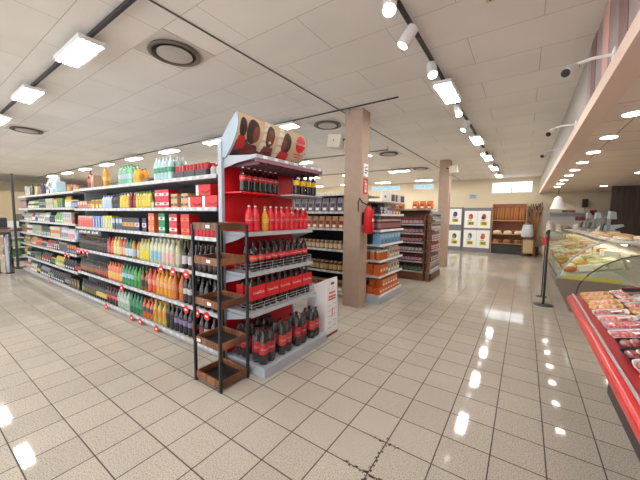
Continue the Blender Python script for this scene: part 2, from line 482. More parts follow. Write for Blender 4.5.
# smoke detector box on ceiling
t = thing('smoke_alarm', 'small yellowish square alarm box on the ceiling right of the walkway track', 'alarm', (-0.3, 2.78, 3.3))
MB().box(-.05, .05, -.035, .035, -.03, -.001, M('alarm', (214, 200, 160), .5)).build('housing', t)
MB().lathe([(.012, 0), (.012, .006)], M('amber_dot', (220, 170, 60), .4), (0.02, 0, -.037), 10).build('indicator', t)
MB().lathe([(.01, 0), (.01, .006)], DARK, (-0.02, 0, -.037), 10).build('vent_slot', t)
# security cameras on the soffit face
def camera_thing(y, z, lab):
    t = thing('security_camera', lab, 'camera', (0.46, y, z), 0, 'security cameras on the soffit')
    MB().box(-0.015, -0.001, -0.04, 0.04, -0.04, 0.04, WHITE).tube([(-0.012, 0, 0), (-0.12, -0.01, 0.0), (-0.22, -0.03, -0.025)], 0.012, WHITE).build('bracket', t)
    h = MB(); a = Vector((-0.225, -0.03, -0.045)); d = Vector((-0.35, -0.75, -0.45)).normalized()
    h.tube([a, a + d * 0.005, a + d * 0.14], 0.032, M('camera_shell', (196, 194, 190), 0.4), 12); h.build('body', t)
    MB().tube([a + d * 0.141, a + d * 0.146], 0.028, BLACK, 12).build('lens', t)
    MB().tube([a - d * 0.03, a - d * 0.001], 0.027, BLACK, 12).build('rear_cap', t)
camera_thing(2.97, 2.72, 'grey bullet security camera on the soffit face, nearest and largest')
camera_thing(4.88, 2.72, 'small dark security camera on the soffit face, middle of three')
camera_thing(6.5, 2.72, 'small security camera on the soffit face, farthest of three')
# loudspeakers
def speaker(loc, rz, lab, s=1.0):
    t = thing('loudspeaker', lab, 'speaker', loc, rz)
    ct = M('speaker_white', (216, 208, 192), .5)
    b = MB(); b.prism([(-.13 * s, -.10 * s), (.10 * s, -.13 * s), (.13 * s, .08 * s), (-.10 * s, .12 * s)], 'y', -.09 * s, .09 * s, ct)
    b.build('cabinet', t, bevel=.008)
    MB().lathe([(0.012, 0), (.012, .004)], DARK, (0, 0, 0), 8).build('logo_dot', t, loc=(.0, -.095 * s, 0)).rotation_euler = (R(90), 0, 0)
    MB().tube([(.08 * s, .02, .0), (.21 * s, .05, .05)], .014, DARK).build('bracket', t)
speaker((-2.74, 4.42, 2.83), 0.1, 'cream loudspeaker box fixed to the left side of the near pillar')
speaker((-1.86, 9.8, 3.0), math.pi, 'cream loudspeaker fixed at the top right of the far pillar')
# hanging wires
for (x, y, z, d) in ((-2.42, 4.30, 3.3, 'just above the near pillar'), (-2.9, 7.1, 3.3, 'between the two pillars'), (-2.35, 9.6, 3.3, 'beside the far pillar')):
    tag(MB().tube([(x, y, z - .001), (x + .015, y, z - .06), (x - .01, y, z - .13)], .004, M('wire', (90, 84, 78), .6), 6).build('hanging_wire'),
        'short loose grey wire hanging from the ceiling %s' % d, 'wire')
# pillar signs and extinguisher
t = thing('notice_sign', 'white notice with small blue marks high on the near pillar', 'sign', (-2.236, 4.57, 2.32))
MB().box(0, .006, -.08, .08, -.10, .11, WHITE).build('board', t)
m = MB(); BL = M('sign_blue', (70, 90, 160), .5)
for a, b, z in ((-.06, -.02, .03), (0.0, .05, .05), (-.05, .06, -.01), (-.05, .03, -.05)): m.box(.0065, .0075, a, b, z, z + .022, BL)
m.build('printing', t)
t = thing('extinguisher_sign', 'red sign with white extinguisher symbol on the near pillar', 'sign', (-2.236, 4.57, 2.06))
MB().box(0, .006, -.08, .08, -.13, .13, RED).build('board', t)
m = MB(); m.box(.0065, .0075, -.035, .035, -.10, .05, WHITE); m.box(.0065, .0075, -.012, .012, .05, .09, WHITE); m.box(.0065, .0075, -.055, .0, .075, .09, WHITE)
m.box(.008, .009, -.02, .02, -.06, .02, RED)
m.build('symbol', t)
t = thing('fire_extinguisher', 'red fire extinguisher hung on the near taupe pillar', 'fire extinguisher', (-2.13, 4.50, 1.27))
MB().lathe([(.068, 0), (.078, .015), (.078, .36), (.07, .40), (.045, .43), (.028, .445), (.026, .46)], RED, seg=20).build('cylinder', t)
MB().tube([(0, 0, .461), (0, 0, .49)], .022, BLACK, 10).box(-.02, .11, -.012, .012, .491, .502, BLACK).box(-.02, .10, -.012, .012, .52, .53, BLACK).build('valve_handle', t)
MB().tube([(-.028, 0, .475), (-.075, -.1, .52), (-.09, -.16, .58), (-.095, -.20, .52), (-.093, -.19, .36)], .011, BLACK).build('hose', t)
MB().box(.0785, .0795, -.03, .025, .20, .25, WHITE).build('label', t)
MB().box(-.105, -.08, -.03, .03, .15, .35, BLACK).build('wall_bracket', t)
# ---------------------------------------------------------------- drinks shelving
GY0, GY1, GC = 1.93, 3.0, 2.465
R_LV = [0.09, 0.49, 0.91, 1.31, 1.63, 1.97]
L_LV = [0.09, 0.44, 0.77, 1.05, 1.35, 1.65, 1.95]
def gondola(name, label, x0, x1, y0, y1, levels, bay, both=True, backc=DARK, shelfm=SHELF, loc0=0.0, endr=True):
    t = thing(name, label, 'shelving', ((x0 + x1) / 2, (y0 + y1) / 2, 0))
    ox, oy = (x0 + x1) / 2, (y0 + y1) / 2
    hx, hy = (x1 - x0) / 2, (y1 - y0) / 2
    top = levels[-1] + 0.03
    MB().box(-hx, hx, -0.02, 0.02, 0.0, top, backc).build('back_panel', t)
    MB().box(-hx, hx, -hy + 0.03, -0.021, 0.0, levels[0] - 0.03, shelfm).build('base_plinth', t)
    n = max(1, round((x1 - x0) / bay)); bw_ = (x1 - x0) / n
    for i in range(n):
        a = -hx + i * bw_ + 0.004; b = a + bw_ - 0.008
        for li, z in enumerate(levels):
            s = MB(); s.box(a, b, -hy, -0.022, z - 0.028, z, shelfm)
            sh = s.build('shelf', t)
            pr_ = MB().box(a, b, -hy - 0.012, -hy - 0.0005, z - 0.032, z + 0.010, LGREY)
            g = a + 0.05
            while g < b - .06:                     # paper price tickets on the lip
                ww = rnd.choice((.05, .06, .075))
                pr_.box(g, g + ww, -hy - .0145, -hy - .0125, z - .027, z + .006, M('ticket', (206, 206, 204), .5) if rnd.random() < .93 else col((240, 220, 90)))
                g += ww + rnd.uniform(.03, .12)
            pr_.build('price_rail', sh)
            if both:
                MB().box(a, b, 0.022, hy, z - 0.028, z, shelfm).build('shelf', t)
    for i in range(n + 1):
        a = -hx + i * bw_
        MB().box(a - 0.003, a + 0.003, -hy + 0.16, -0.021, 0.0, top - .05, GREY).build('divider', t) if i in (0, n) else None
    return t
gondola('drinks_shelving', 'long grey gondola filled with soft drinks, right part beside the black rack', -6.78, -2.62, GY0, GY1, R_LV, 1.04)
gondola('drinks_shelving', 'far left part of the long gondola with small packets and jars, seven shelves', -10.9, -6.80, GY0, GY1, L_LV, 1.02)
t = thing('category_sign', 'black strip with small white lettering under a shelf above dark bottles', 'sign', (-6.1, 1.945, 1.225))
MB().box(-.62, .42, 0, .012, -.045, .045, BLACK).build('strip', t)
m = MB(); [m.box(-.56 + i * .058, -.56 + i * .058 + (.035, .045, .028)[i % 3], -.002, -.0005, -.02 + .006 * (i % 2), .018 + .006 * (i % 3), WHITE) for i in range(15) if i != 9]; m.build('lettering', t)

# ---------------------------------------------------------------- products
PROFS = {
 'soda': lambda r, h: ([(r * .82, 0), (r * .97, .012), (r, .03), (r * .93, h * .30), (r, h * .45), (r * .99, h * .62), (r * .82, h * .74), (r * .45, h * .86), (r * .30, h * .92), (r * .30, h * .945)], (h * .36, h * .56), (r * .34, h * .945, h)),
 'juice': lambda r, h: ([(r * .85, 0), (r, .012), (r, h * .55), (r * .94, h * .60), (r * .98, h * .66), (r * .70, h * .82), (r * .42, h * .88), (r * .42, h * .91)], (h * .12, h * .50), (r * .46, h * .91, h)),
 'glass': lambda r, h: ([(r * .95, 0), (r, .01), (r, h * .56), (r * .9, h * .63), (r * .42, h * .76), (r * .34, h * .82), (r * .33, h * .95)], (h * .18, h * .48), (r * .37, h * .95, h)),
 'jar': lambda r, h: ([(r * .92, 0), (r, .01), (r, h * .74), (r * .86, h * .82), (r * .80, h * .84)], (h * .15, h * .65), (r * .88, h * .84, h)),
 'can': lambda r, h: ([(r * .82, 0), (r, .010), (r, h - .012)], (h * .10, h * .88), (r * .88, h - .012, h)),
}
def lathe_prod(name, kind, r, h, body, label, cap, parts=True, seg=10, word=None, wordc=None, wsize=.03, lspan=None):
    prof, (l0, l1), (cr_, c0, c1) = PROFS[kind](r, h)
    if lspan: l0, l1 = lspan
    if parts:
        t = thing(name, 'x', 'x')
        MB().lathe(prof, body, seg=seg).build('body', t)
        if label:
            q = MB(); q.lathe([(r * 1.015, l0), (r * 1.015, l1)], label, seg=seg)
            if word:
                zz = (l0 + l1) / 2
                put_text(q, word, wsize, lambda u, v: (r * 1.04 * math.cos(u / r), r * 1.04 * math.sin(u / r), zz + v), wordc)
            q.build('label', t)
        MB().lathe([(cr_, c0), (cr_, c1 - .003), (cr_ * .9, c1)], cap, seg=8).build('cap', t)
        KIDS[t.name] = list(c for c in bpy.data.objects if c.parent == t)
        return t
    q = MB(); q.lathe(prof, body, seg=8)
    if label: q.lathe([(r * 1.02, l0), (r * 1.02, l1)], label, seg=8)
    q.lathe([(cr_, c0 + .001), (cr_, c1)], cap, seg=6)
    return tag(q.build(name), 'x', 'x')
def box_prod(name, wx, dy, h, body, patch, patch2=None, parts=True, style=0):
    """carton whose printed face looks to -y; patches give the print"""
    q = MB(); q.box(-wx / 2, wx / 2, -dy / 2, dy / 2, 0, h, body)
    y = -dy / 2 - .0008
    P_ = patch; S_ = patch2 or WHITE
    if style == 0:
        q.box(-wx * .42, wx * .42, y, -dy / 2 + .001, h * .55, h * .88, P_); q.box(-wx * .3, wx * .3, y, -dy / 2 + .001, h * .15, h * .4, S_)
    elif style == 1:
        q.box(-wx * .5, wx * .5, y, -dy / 2 + .001, h * .35, h * .65, P_); q.box(-wx * .2, wx * .2, y - .0006, -dy / 2 + .001, h * .42, h * .60, S_)
    elif style == 2:
        q.box(-wx * .48, -wx * .30, y, -dy / 2 + .001, h * .02, h * .98, P_); q.box(0, wx * .35, y, -dy / 2 + .001, h * .35, h * .7, S_)
    else:
        for i in range(3): q.box(-wx * .46 + i * wx * .32, -wx * .46 + i * wx * .32 + wx * .24, y, -dy / 2 + .001, h * .12, h * .85, P_ if i % 2 else S_)
    return tag(q.build(name), 'x', 'x')
def bag_prod(name, wx, dy, h, body, patch, patch2=None):
    """soft pouch: pillow body, pinched top"""
    q = MB(); n = 8; rings = [(0, .80, .95), (.12, 1, 1), (.5, 1.0, .92), (.8, .94, .5), (.92, .92, .12), (1, .94, .04)]
    vs = []; fs = []
    for z, sx, sy in rings:
        for k in range(12):
            a = 2 * math.pi * k / 12
            cx = math.copysign(abs(math.cos(a)) ** .5, math.cos(a)); cy = math.copysign(abs(math.sin(a)) ** .6, math.sin(a))
            vs.append((wx / 2 * sx * cx, dy / 2 * sy * cy, z * h))
    for i in range(len(rings) - 1):
        for k in range(12):
            fs.append((i * 12 + k, i * 12 + (k + 1) % 12, (i + 1) * 12 + (k + 1) % 12, (i + 1) * 12 + k))
    fs.append(tuple(reversed(range(12)))); fs.append(tuple((len(rings) - 1) * 12 + k for k in range(12)))
    q.add(vs, fs, body, True)
    y = -dy / 2 - .002
    q.box(-wx * .30, wx * .30, y, -dy / 2 + .02, h * .38, h * .62, patch)
    q.box(-wx * .22, wx * .20, y + .0005, -dy / 2 + .02, h * .14, h * .30, patch2 or WHITE)
    return tag(q.build(name), 'x', 'x')
USED = set()
LAB = {}
def uniq(l):
    w_ = l.split()
    assert len(w_) <= 16, l
    assert l not in USED, l
    USED.add(l)
    return l
ORD = ['first', 'second', 'third', 'fourth', 'fifth', 'sixth', 'seventh', 'eighth', 'ninth', 'tenth', 'eleventh', 'twelfth',
       'thirteenth', 'fourteenth', 'fifteenth', 'sixteenth', 'seventeenth', 'eighteenth', 'nineteenth', 'twentieth',
       'twenty-first', 'twenty-second', 'twenty-third', 'twenty-fourth', 'twenty-fifth', 'twenty-sixth', 'twenty-seventh', 'twenty-eighth', 'twenty-ninth', 'thirtieth']
def numbered(label, i, n, row=0):
    if n == 1 and row == 0: return label
    extra = ('leftmost' if i == 0 else 'rightmost' if i == n - 1 else '%s from left' % ORD[min(i, 29)])
    if row: extra += ', %s' % (['row behind', 'third row', 'fourth row'][row - 1])
    if n == 1: extra = extra.replace('leftmost, ', '')
    s_ = label + ', ' + extra
    if len(s_.split()) > 16: s_ = label.replace(' on the ', ', ', 1).replace('of the ', '') + ', ' + extra
    return s_ if len(s_.split()) <= 16 and i < 30 else label
def put_row(proto, x0, x1, y, z, step, label, cat, group=None, rz=0, jit=.002, axis='x', back=0, bstep=.1, first=[0]):
    """copies of proto from x0 to x1 standing at y,z"""
    uniq(label)
    n = max(1, int((x1 - x0) / step + 0.12))
    out = []
    isfirst = True
    for b in range(back + 1):
        for i in range(n):
            o = proto if (isfirst and not proto.get('placed')) else copy_tree(proto)
            isfirst = False; proto['placed'] = 1
            u = x0 + step / 2 + i * (x1 - x0 - step) / max(1, n - 1) if n > 1 else (x0 + x1) / 2
            d = rnd.uniform(-jit, jit)
            if axis == 'x': o.location = (u, y + b * bstep + d, z + .0005)
            else: o.location = (y - b * bstep + d, u, z + .0005)
            o.rotation_euler = (0, 0, rz)
            ol = numbered(label, i, n, b)
            o['label'] = ol; o['category'] = cat; o['group'] = group or label
            out.append(o)
    return out
RUNS = [
 (0, -6.75, -6.63, 'glass', (0.035, 0.26), (60, 84, 40), (150, 170, 90), (90, 130, 60), 0.078, 'beer_bottle', 'green glass bottle'),
 (0, -6.63, -6.07, 'glass', (0.035, 0.25), (54, 36, 26), (120, 100, 60), (60, 50, 40), 0.076, 'beer_bottle', 'brown glass bottle'),
 (0, -6.07, -5.65, 'glass', (0.036, 0.27), (46, 30, 22), (226, 204, 110), (60, 40, 30), 0.078, 'beer_bottle', 'dark bottle with a yellow label'),
 (0, -5.65, -5.23, 'soda', (0.042, 0.27), (70, 24, 26), (224, 100, 100), (190, 30, 40), 0.09, 'soda_bottle', 'dark red bottle with a pink label'),
 (0, -5.23, -4.82, 'soda', (0.043, 0.29), (178, 196, 180), (206, 220, 206), (60, 140, 80), 0.09, 'water_bottle', 'clear bottle with a green cap'),
 (0, -4.82, -4.42, 'soda', (0.043, 0.29), (30, 120, 70), (70, 150, 110), (30, 110, 60), 0.09, 'soda_bottle', 'green lemonade bottle'),
 (0, -4.42, -4.11, 'soda', (0.043, 0.28), (206, 104, 30), (70, 70, 90), (190, 60, 30), 0.09, 'soda_bottle', 'orange drink bottle with a dark label'),
 (0, -4.11, -3.78, 'soda', (0.045, 0.31), (206, 178, 70), (234, 140, 60), (230, 150, 70), 0.093, 'soda_bottle', 'yellow drink bottle with an orange label'),
 (0, -3.78, -3.59, 'soda', (0.045, 0.31), (26, 18, 18), (44, 36, 40), (40, 30, 30), 0.093, 'cola_bottle', 'black cola bottle with a black label'),
 (0, -3.59, -3.2, 'soda', (0.045, 0.31), (30, 20, 24), (150, 130, 180), (150, 150, 160), 0.093, 'cola_bottle', 'dark bottle with a lilac label'),
 (0, -3.2, -2.96, 'soda', (0.045, 0.31), (34, 20, 20), (150, 60, 70), (200, 30, 36), 0.093, 'cola_bottle', 'dark cola bottle with a red cap'),
 (0, -2.96, -2.74, 'soda', (0.045, 0.31), (30, 18, 20), (206, 200, 206), (200, 30, 36), 0.093, 'cola_bottle', 'dark cola bottle with a pale label and red cap'),
 (1, -6.75, -5.95, 'glass', (0.033, 0.25), (52, 34, 24), (150, 100, 60), (120, 150, 90), 0.07, 'beer_bottle', 'small brown bottle with a green top'),
 (1, -5.95, -5.54, 'glass', (0.033, 0.25), (66, 34, 26), (190, 80, 60), (226, 160, 120), 0.07, 'beer_bottle', 'small brown bottle with a salmon top'),
 (1, -5.54, -5.03, 'juice', (0.045, 0.29), (228, 120, 70), (240, 190, 110), (240, 120, 60), 0.093, 'juice_bottle', 'orange juice bottle with a pale label'),
 (1, -5.03, -4.64, 'soda', (0.044, 0.31), (40, 140, 80), (170, 206, 226), (40, 130, 70), 0.09, 'soda_bottle', 'green soda bottle with a pale blue label'),
 (1, -4.64, -4.43, 'soda', (0.044, 0.31), (60, 150, 70), (90, 170, 90), (30, 90, 50), 0.09, 'soda_bottle', 'bright green soda bottle'),
 (1, -4.43, -4.23, 'glass', (0.04, 0.3), (150, 90, 40), (60, 50, 40), (30, 24, 22), 0.085, 'soda_bottle', 'amber bottle with a dark cap'),
 (1, -4.23, -4.01, 'soda', (0.047, 0.33), (222, 84, 46), (238, 150, 130), (226, 60, 50), 0.097, 'soda_bottle', 'red orange soda bottle with a pink label'),
 (1, -4.01, -3.62, 'soda', (0.047, 0.33), (234, 156, 30), (240, 180, 120), (236, 150, 30), 0.097, 'soda_bottle', 'yellow orange soda bottle with a pale label'),
 (1, -3.62, -3.37, 'soda', (0.047, 0.33), (214, 112, 46), (220, 140, 90), (220, 110, 50), 0.097, 'soda_bottle', 'amber orange soda bottle'),
 (1, -3.37, -3.18, 'soda', (0.046, 0.33), (26, 20, 22), (212, 206, 200), (30, 90, 60), 0.095, 'cola_bottle', 'black cola bottle with a white label and green cap'),
 (1, -3.18, -2.95, 'soda', (0.046, 0.32), (28, 20, 24), (70, 66, 80), (60, 60, 66), 0.095, 'cola_bottle', 'black cola bottle with a dark grey label'),
 (1, -2.95, -2.71, 'soda', (0.046, 0.32), (32, 20, 22), (214, 60, 70), (60, 30, 32), 0.095, 'cola_bottle', 'black cola bottle with a red and white label'),
 (2, -6.75, -6.31, 'glass', (0.032, 0.24), (48, 30, 24), (60, 40, 30), (226, 110, 60), 0.068, 'beer_bottle', 'small dark bottle with an orange cap'),
 (2, -6.31, -5.92, 'glass', (0.032, 0.24), (48, 30, 24), (60, 42, 30), (226, 196, 70), 0.068, 'beer_bottle', 'small dark bottle with a yellow cap'),
 (2, -5.92, -5.51, 'glass', (0.032, 0.24), (48, 30, 24), (60, 42, 34), (130, 160, 70), 0.068, 'beer_bottle', 'small dark bottle with a green cap'),
 (2, -5.51, -5.29, 'juice', (0.042, 0.27), (196, 60, 50), (230, 120, 110), (200, 60, 60), 0.088, 'juice_bottle', 'red juice bottle'),
 (2, -5.29, -5.07, 'juice', (0.044, 0.29), (220, 196, 90), (236, 226, 160), (230, 210, 150), 0.092, 'juice_bottle', 'pale yellow juice bottle'),
 (2, -5.07, -4.87, 'juice', (0.044, 0.29), (206, 80, 60), (226, 190, 150), (220, 220, 200), 0.092, 'juice_bottle', 'red juice bottle with a cream label'),
 (2, -4.87, -4.68, 'juice', (0.043, 0.28), (60, 130, 100), (206, 220, 226), (30, 40, 80), 0.09, 'juice_bottle', 'green juice bottle with a navy cap'),
 (2, -4.68, -4.43, 'juice', (0.043, 0.28), (206, 140, 50), (190, 200, 210), (30, 40, 80), 0.09, 'juice_bottle', 'amber juice bottle with a navy cap'),
 (2, -4.43, -4.15, 'juice', (0.046, 0.3), (206, 200, 130), (236, 212, 40), (190, 190, 110), 0.095, 'juice_bottle', 'pale juice bottle with a bright yellow label'),
 (2, -4.15, -3.84, 'juice', (0.048, 0.33), (214, 214, 180), (150, 196, 214), (226, 226, 200), 0.1, 'water_bottle', 'milky bottle with a light blue label'),
 (2, -3.84, -3.55, 'juice', (0.048, 0.33), (216, 216, 186), (234, 190, 180), (226, 226, 200), 0.1, 'water_bottle', 'milky bottle with a pale pink label'),
 (2, -3.55, -3.38, 'juice', (0.048, 0.33), (196, 190, 140), (206, 200, 180), (200, 190, 130), 0.1, 'water_bottle', 'milky bottle with a beige label'),
 (2, -3.38, -3.15, 'glass', (0.046, 0.33), (26, 20, 22), (216, 206, 206), (40, 30, 34), 0.095, 'cola_bottle', 'black bottle with a white label'),
 (2, -3.15, -2.69, 'glass', (0.043, 0.3), (36, 22, 22), (70, 40, 40), (150, 110, 80), 0.09, 'cola_bottle', 'dark bottle with a tan cap'),
 (3, -6.75, -6.05, 'jar', (0.045, 0.2), (222, 150, 130), (232, 100, 90), (240, 196, 180), 0.094, 'drink_jar', 'pinkish red jar'),
 (3, -6.05, -5.6, 'box', (0.1, 0.1, 0.2), (120, 160, 206), (230, 234, 240), (60, 90, 160), 0.104, 'drink_carton', 'light blue carton'),
 (3, -5.6, -5.26, 'box', (0.1, 0.1, 0.21), (236, 212, 40), (70, 170, 90), (240, 240, 230), 0.104, 'drink_carton', 'bright yellow carton'),
 (3, -5.26, -4.91, 'box', (0.1, 0.1, 0.19), (70, 96, 130), (206, 212, 220), (30, 34, 50), 0.104, 'drink_carton', 'slate blue carton'),
 (3, -4.91, -4.5, 'box', (0.1, 0.1, 0.19), (40, 38, 44), (214, 170, 80), (190, 60, 50), 0.104, 'drink_carton', 'black carton with a gold patch'),
 (3, -4.5, -4.18, 'box', (0.11, 0.1, 0.19), (34, 38, 70), (226, 220, 226), (90, 60, 110), 0.115, 'drink_carton', 'navy carton'),
 (3, -4.18, -3.92, 'box2', (0.145, 0.14, 0.128), (232, 110, 50), (240, 180, 150), (226, 70, 40), 0.15, 'can_multipack', 'orange can multipack'),
 (3, -3.92, -3.65, 'box2', (0.145, 0.14, 0.128), (20, 130, 80), (226, 236, 226), (30, 100, 60), 0.15, 'can_multipack', 'green can multipack'),
 (3, -3.63, -3.41, 'box2', (0.17, 0.14, 0.125), (214, 28, 34), (240, 236, 236), (180, 20, 26), 0.175, 'can_multipack', 'red can multipack'),
 (3, -3.36, -3.16, 'box2', (0.17, 0.14, 0.125), (220, 36, 34), (236, 120, 70), (190, 20, 26), 0.175, 'can_multipack', 'red can multipack with an orange edge'),
 (3, -3.14, -2.66, 'can', (0.033, 0.15), (206, 24, 36), (214, 30, 42), (190, 192, 196), 0.069, 'soda_can', 'tall red soda can'),
 (4, -6.69, -6.26, 'box', (0.09, 0.09, 0.14), (214, 140, 110), (226, 220, 200), (200, 90, 60), 0.094, 'drink_carton', 'salmon carton'),
 (4, -6.26, -6.04, 'jar', (0.04, 0.14), (150, 110, 80), (214, 170, 130), (150, 90, 60), 0.085, 'drink_jar', 'brown jar'),
 (4, -6.04, -5.62, 'box', (0.11, 0.1, 0.15), (226, 186, 60), (150, 100, 60), (240, 236, 200), 0.115, 'drink_carton', 'mustard yellow carton'),
 (4, -5.62, -5.28, 'juice', (0.036, 0.21), (206, 220, 232), (190, 210, 232), (150, 150, 206), 0.076, 'water_bottle', 'small pale blue bottle'),
 (4, -5.28, -4.99, 'soda', (0.038, 0.22), (30, 28, 34), (50, 46, 54), (130, 160, 206), 0.08, 'soda_bottle', 'small black bottle with a blue cap'),
 (4, -4.99, -4.7, 'juice', (0.04, 0.23), (236, 190, 40), (240, 206, 70), (150, 180, 214), 0.084, 'juice_bottle', 'small yellow bottle with a blue cap'),
 (4, -4.7, -4.48, 'juice', (0.04, 0.23), (130, 36, 40), (150, 50, 50), (232, 170, 170), 0.084, 'juice_bottle', 'small dark red bottle with a pink cap'),
 (4, -4.48, -4.06, 'juice', (0.04, 0.23), (206, 186, 70), (232, 200, 60), (110, 170, 90), 0.084, 'juice_bottle', 'small yellow bottle with a green cap'),
 (4, -4.06, -3.93, 'box', (0.1, 0.1, 0.1), (60, 54, 50), (226, 210, 170), (200, 180, 140), 0.105, 'drink_carton', 'small dark carton'),
 (4, -3.93, -3.6, 'box2', (0.16, 0.14, 0.115), (206, 30, 50), (240, 220, 220), (170, 20, 36), 0.165, 'can_multipack', 'crimson can multipack'),
 (4, -3.55, -3.19, 'box2', (0.135, 0.14, 0.085), (214, 170, 120), (70, 60, 50), (190, 130, 80), 0.14, 'can_multipack', 'tan can multipack'),
]
SHN = ['bottom', 'second lowest', 'third lowest', 'fourth', 'uppermost covered', 'top']
for (lv, x0, x1, kind, size, body, lab, cap, step, name, desc) in RUNS:
    z = R_LV[lv]
    cat = name.split('_')[-1]
    label = '%s, %s drinks shelf' % (desc, SHN[lv])
    bm_, lm, cm = col(body, .18, .3), col(lab, .45), col(cap, .4)
    if kind in PROFS:
        pr_ = lathe_prod(name, kind, size[0], size[1], bm_, lm, cm, parts=True)
        put_row(pr_, x0, x1, GY0 + size[0] + .018, z, step, label, cat, jit=.003, back=1 if x0 > -4.7 else 0, bstep=size[0] * 2.1)
    else:
        pr_ = box_prod(name, size[0], size[1], size[2], col(body, .4), lm, cm, style={'box': rnd.choice((0, 1, 3)), 'box2': 1}[kind])
        put_row(pr_, x0, x1, GY0 + size[1] / 2 + .02, z, step, label, 'pack' if kind == 'box2' else 'carton')
        if kind == 'box2':
            k2 = copy_tree(pr_); k2['placed'] = 0
            put_row(k2, x0, x1, GY0 + size[1] / 2 + .02, z + size[2] + .001, step, desc + ' stacked on another, %s drinks shelf' % SHN[lv], 'pack')
# big red drink boxes with a dark smile mark near the upright, second shelf down
def red_box(loc, wx, h, lab, dy=.30):
    t = thing('drink_case', lab, 'box', loc)
    RB = M('case_red', (206, 30, 34), .45)
    MB().box(-wx / 2, wx / 2, -dy / 2, dy / 2, 0, h, RB).build('carton', t, bevel=.003)
    MB().box(-wx / 2 + .01, -wx / 2 + .055, -dy / 2 - .002, -dy / 2 - .0004, .004, h - .004, WHITE).build('end_band', t)
    m = MB(); pts = [(-.06 + .012 * i, h * .42 - .018 * math.sin(math.pi * i / 12)) for i in range(13)]
    m.tube([(a + .04, -dy / 2 - .003, b) for a, b in pts], .0055, M('case_mark', (110, 14, 20), .5), 6); m.build('curved_mark', t)
red_box((-2.80, 2.11, 1.631), .27, .135, 'red drink case with a white end band, lower right, beside the grey upright')
red_box((-3.08, 2.11, 1.631), .27, .125, 'red drink case with a white end band, lower left of the stacked cases')
red_box((-2.93, 2.12, 1.770), .27, .12, 'red drink case lying on top of two others near the grey upright')
# things on the very top
def bottle_pack(name, loc, nx, ny, r, h, body, lab, cap, label, film=True, word=None, wc=None, kind='soda', rz=0, gap=1.03, lb=None, ws=.05, band=None, lspan=None):
    t = thing(name, label, 'pack', loc, rz)
    prof, (l0, l1), (cr_, c0, c1) = PROFS[kind](r, h)
    if lspan: l0, l1 = lspan
    s = r * 2 * gap; b0 = None
    for i in range(nx):
        for j in range(ny):
            q = MB().lathe(prof, body, seg=10).build('bottle', t, loc=((i - (nx - 1) / 2) * s, (j - (ny - 1) / 2) * s, 0.001)) if b0 is None else b0.copy()
            if b0 is None:
                b0 = q
                lq = MB().lathe([(r * 1.012, l0), (r * 1.012, l1)], lab, seg=14)
                if word and not band:
                    put_text(lq, word, ws, lambda u, v: (r * 1.035 * math.cos(u / r), r * 1.035 * math.sin(u / r), (l0 + l1) / 2 + v), wc)
                lq.build('label', q)
                MB().lathe([(cr_, c0), (cr_, c1)], cap, seg=8).build('cap', q)
                K = [o for o in bpy.data.objects if o.parent == q]
            else:
                C.objects.link(q); q.parent = t
                q.location = ((i - (nx - 1) / 2) * s, (j - (ny - 1) / 2) * s, 0.001)
                for kk in K:
                    c = kk.copy(); C.objects.link(c); c.parent = q
    hx, hy = nx * s / 2 + .003, ny * s / 2 + .003
    if film:
        f = MB(); rg = [(hx, hy, .004), (hx, hy, h * .62), (hx * .88, hy * .88, h * .82), (hx * .55, hy * .55, h * .99)]
        vs = []
        for a, b, z in rg:
            for k in range(16):
                an = 2 * math.pi * (k + .5) / 16
                cx = math.copysign(abs(math.cos(an)) ** .45, math.cos(an)); cy = math.copysign(abs(math.sin(an)) ** .45, math.sin(an))
                vs.append((a * cx, b * cy, z))
        fs = [(i * 16 + k, i * 16 + (k + 1) % 16, (i + 1) * 16 + (k + 1) % 16, (i + 1) * 16 + k) for i in range(3) for k in range(16)]
        f.add(vs, fs, FILM, True); f.build('shrink_film', t)
    if band:
        z0, z1, bmx = band
        f = MB(); hx2, hy2 = hx + .002, hy + .002
        f.box(-hx2, hx2, -hy2, -hy2 + .003, z0, z1, bmx).box(-hx2, hx2, hy2 - .003, hy2, z0, z1, bmx)
        f.box(-hx2, -hx2 + .003, -hy2 + .003, hy2 - .003, z0, z1, bmx).box(hx2 - .003, hx2, -hy2 + .003, hy2 - .003, z0, z1, bmx)
        if word:
            put_text(f, word, ws, face_x(hx2 + .001, 0, (z0 + z1) / 2), wc)
        f.build('wrap_band', t)
    return t
Z6 = R_LV[-1]
gcl = M('green_clear', (120, 190, 150), .15, coat=.3)
bottle_pack('bottle_pack', (-4.98, 2.11, Z6), 5, 2, .042, .31, gcl, col((196, 220, 236)), col((40, 140, 80)), 'shrink-wrapped pack of green water bottles on top of the gondola')
bottle_pack('bottle_pack', (-4.60, 2.10, Z6), 2, 2, .042, .24, M('amber', (220, 150, 20), .2), col((226, 160, 40)), col((50, 36, 30)), 'amber bottle pack with black caps on top of the gondola', film=False)
bottle_pack('bottle_pack', (-3.86, 2.13, Z6), 5, 3, .042, .32, M('clearblue', (170, 196, 196), .15, coat=.3), col((30, 150, 110)), col((206, 210, 214)), 'shrink-wrapped clear water pack with green labels on top of the gondola')
o = tag(MB().box(-.09, .09, -.07, .07, 0, .004, BROWNW).box(-.09, .09, -.07, -.062, .004, .07, BROWNW).box(-.09, .09, .062, .07, .004, .07, BROWNW).box(-.09, -.082, -.062, .062, .004, .07, BROWNW).box(.082, .09, -.062, .062, .004, .07, BROWNW).build('small_crate', loc=(-4.30, 2.08, Z6 + .001)),
        'small brown open tray on top of the gondola left of the clear water pack', 'tray')
